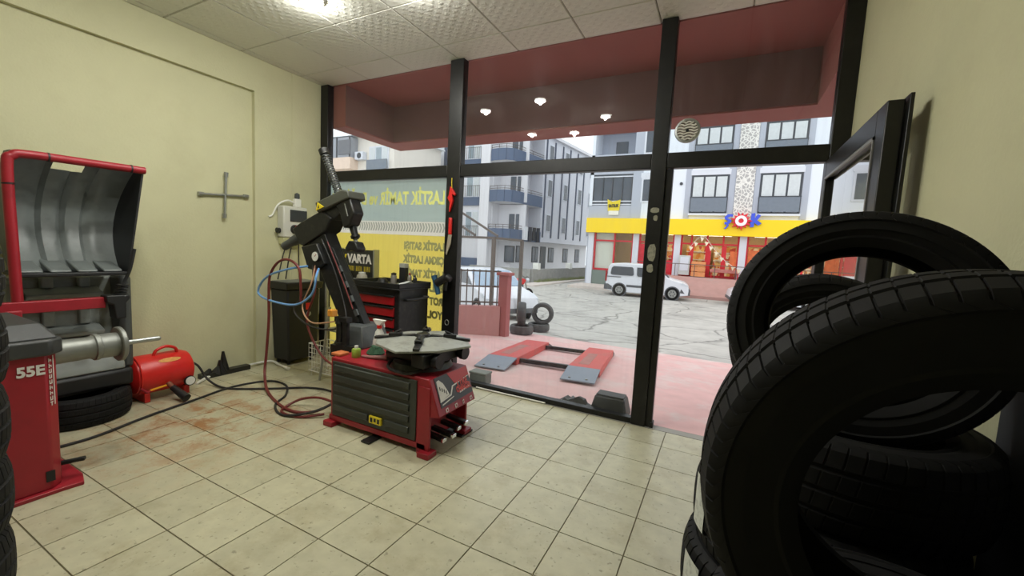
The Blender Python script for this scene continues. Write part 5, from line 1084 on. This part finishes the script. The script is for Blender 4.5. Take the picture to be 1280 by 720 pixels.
for s in (4.6, 6.0, 7.4, 8.8, 10.3, 11.8): fbox(s, s + .16, -.02, .06, 2.6, 10.6).build('facade_stripe', M_strip, lb_, smooth=False)
for s in (5.1, 7.9, 10.8, 13.2):
    for z in (3.1, 6.0, 8.8):
        w = fbox(s, s + .75, -.02, .05, z, z + 1.45).build('window', M_wpier, lb_, smooth=False)
        fbox(s + .06, s + .69, .05, .06, z + .06, z + 1.39).build('pane', M_paned, w, smooth=False)
for s in (2.2, 4.6, 7.4, 10.2, 12.8):
    w = fbox(s, s + 1.0, -.92, -.86, .45, 1.8).build('window', M_dkf, lb_, smooth=False)
    fbox(s + .1, s + .45, -.86, -.85, .55, 1.7).build('pane', M_paned, w, smooth=False)
    fbox(s + .55, s + .9, -.86, -.85, .55, 1.7).build('pane', M_paned, w, smooth=False)
w = MB().box(-15.5, -14.6, 28.78, 28.84, .45, 1.75).build('window', M_dkf, lb_, smooth=False); MB().box(-15.4, -14.7, 28.76, 28.78, .55, 1.65).build('pane', M_paned, w, smooth=False)
fbox(6.0, 6.9, -.92, -.84, -.3, 1.85).build('entrance_door', M_dkf, lb_, smooth=False)
out = [(-16.3, 27.55), (-15.6, 27.42), (-15.0, 27.45), (-14.55, 27.75), (-14.3, 28.6), (-14.1, 30.2), (-13.85, 31.8)]
for i, zb in enumerate((2.12, 4.98, 8.0)):
    b = MB().prism([(-16.3, 29.3)] + out + [(-15.4, 31.9), (-15.4, 29.3)], 'z', zb, zb + .14).build('balcony', M_lw, lb_, smooth=False)
    pr_ = MB()
    for p, q in zip(out[:-1], out[1:]): pr_.bar((p[0], p[1], zb + .45), (q[0], q[1], zb + .45), .12, .86)
    pr_.build('parapet', M_blue, b, smooth=False)
    rl = MB()
    for p, q in zip(out[:-1], out[1:]):
        for z in (1.0, 1.18): rl.cyl((p[0], p[1], zb + z), (q[0], q[1], zb + z), .02, None, 6)
    for p in out: rl.cyl((p[0], p[1], zb + .85), (p[0], p[1], zb + 1.2), .02, None, 6)
    rl.build('railing', M_fe, b)
    w = MB().box(-15.35, -14.9, 29.02, 29.08, zb + .14, zb + 2.1).box(-14.75, -14.5, 29.02, 29.08, zb + .14, zb + 2.1).build('balcony_door', M_paned, b, smooth=False)
    MB().box(-16.3, -14.0, 29.1, 29.3, zb + .14, zb + 2.8).build('back_wall', M_lw, b, smooth=False)
for k, (s, c) in enumerate(((1.9, C(230, 232, 235)), (2.5, C(60, 62, 70)), (3.1, C(48, 50, 56)), (3.7, C(52, 54, 62)))):
    p = FO + FS * s + FN * .22
    tag(MB().box(s - .22, s + .22, .16, .20, 2.25 - .1 * (k % 2), 3.28, FM).build('laundry', mat('laundry_%d' % k, c, .9, var=.1)), ('white cloth hanging first from the left over the lowest blue balcony', 'dark garment second from the left over the lowest blue balcony', 'dark garment third from the left over the lowest blue balcony', 'dark garment rightmost over the lowest blue balcony')[k], 'laundry', 'laundry on the lowest balcony')
for x0 in (-18.75, -20.4):
    for z in (2.3, 5.4, 8.3):
        w = MB().box(x0, x0 + 1.35, 27.94, 28.02, z, z + 2.1).build('window', M_wpier, lb_, smooth=False)
        for k in range(2): MB().box(x0 + .1 + .6 * k, x0 + .6 + .6 * k, 27.92, 27.94, z + .1, z + 1.95).build('pane', M_curt if k else M_pane, w, smooth=False)
        rr = MB()
        for k in range(9): rr.cyl((x0 - .1 + .19 * k, 27.7, z), (x0 - .1 + .19 * k, 27.7, z + .85), .015, None, 5)
        rr.cyl((x0 - .1, 27.7, z + .85), (x0 + 1.42, 27.7, z + .85), .02, None, 5); rr.build('railing', M_fe, w)
M_bw = mat('blue_tinted_window', C(140, 164, 196), .2, var=.1)
for x0, z0, z1 in ((-25.0, 7.6, 8.65), (-22.9, 7.8, 8.95)):
    w = MB().box(x0 - .1, x0 + 1.0, 27.93, 28.02, z0 - .1, z1 + .1).build('window', M_wpier, lb_, smooth=False); MB().box(x0, x0 + .9, 27.91, 27.93, z0, z1).build('pane', M_bw, w, smooth=False)

# beige block farther left, seen through the left transom pane
bb = thing('beige_block', (-26, 25, -.66), 'beige apartment block with grey glazed balcony, through the left transom', 'building')
M_be = mat('warm_white_render', C(228, 222, 212), .85, var=.05, vscale=.8)
MB().box(-33, -20.75, 22, 27.2, -.66, 8.9).build('wall', M_be, bb, smooth=False)
MB().prism([(21.4, 8.9), (27.3, 8.9), (24.6, 10.5)], 'x', -33.5, -20.4).build('roof', mat('pale_roof', C(222, 226, 230), .6), bb, smooth=False)
MB().box(-29.5, -24.2, 21.3, 22, 6.6, 7.4).build('balcony_front', mat('pale_tan_stone', C(226, 204, 186), .8, var=.12, vscale=3), bb, smooth=False)
MB().box(-29.5, -24.2, 21.35, 22, 7.4, 8.8).build('balcony_glazing', mat('grey_curtained_glass', C(150, 154, 162), .3, var=.15, vscale=3), bb, smooth=False)
for x in (-28.2, -26.9, -25.6, -24.3): MB().box(x - .04, x + .04, 21.3, 21.36, 7.4, 8.8).build('glazing_bar', M_dkf, bb, smooth=False)
MB().box(-25.4, -24.2, 21.28, 21.34, 7.6, 8.6).build('shutter', mat('dark_grey_shutter', C(108, 110, 116), .6), bb, smooth=False)
ac = MB().box(-24.1, -23.3, 21.6, 22, 7.25, 7.8).build('air_conditioner', M_wpier, bb, bevel=.03); MB().cyl((-23.65, 21.6, 7.52), (-23.65, 21.58, 7.52), .2, None, 18).build('fan_grille', M_dkf, ac)
w = MB().box(-23.0, -21.2, 21.92, 22.02, 6.5, 8.15).build('window', M_wpier, bb, smooth=False)
for k in range(3): MB().box(-22.9 + .57 * k, -22.42 + .57 * k, 21.9, 21.92, 6.6, 8.05).build('pane', M_curt if k != 1 else M_pane, w, smooth=False)
MB().box(-23.05, -21.15, 21.7, 21.74, 6.4, 7.2).build('rail_glass', M_rail, w, smooth=False)

# garden wall and pavement along the side street
gw = thing('garden_wall', (-10.9, 29, -.66), 'low grey stone garden wall before the blue balcony block', 'wall')
for k in range(9):
    y0 = 24.8 + 1.25 * k; x0 = -11.3 + .12 * k
    MB().bar((x0, y0, -.2), (x0 + .12, y0 + 1.24, -.2), .3, .9).build('wall_panel', mat('grey_rubble_stone', C(150, 150, 146), .9, var=.25, vscale=4), gw, smooth=False)
MB().bar((-16, 24.8, -.2), (-11.3, 24.8, -.2), .3, .9).build('wall_panel', MATS['grey_rubble_stone'], gw, smooth=False)
for x, y in ((-11.25, 25.6), (-10.7, 30.5)): MB().box(x - .2, x + .2, y - .2, y + .2, .2, .65).build('planter', M_white, gw, bevel=.02)
gr_ = MB(); random.seed(3)
for k in range(500):
    t = random.random(); x = -11.0 + 1.05 * t + random.random() * .25; y = 24.7 + 9 * t; h_ = .1 + random.random() * .18
    gr_.add([(x - .03, y, -.6), (x + .03, y + .02, -.6), (x + random.uniform(-.06, .06), y, -.6 + h_)], [(0, 1, 2)])
tag(gr_.build('grass_strip', mat('dry_green_grass', C(120, 128, 84), .9, var=.3), smooth=False), 'strip of rough green grass along the garden wall', 'grass', kind='stuff')
struct('pavement_strip', MB().prism([(-11.1, 22.5), (-10.0, 22.5), (-9.2, 40), (-10.2, 40)], 'z', -.8, -.58), MATS['pale_paving'], smooth=False)
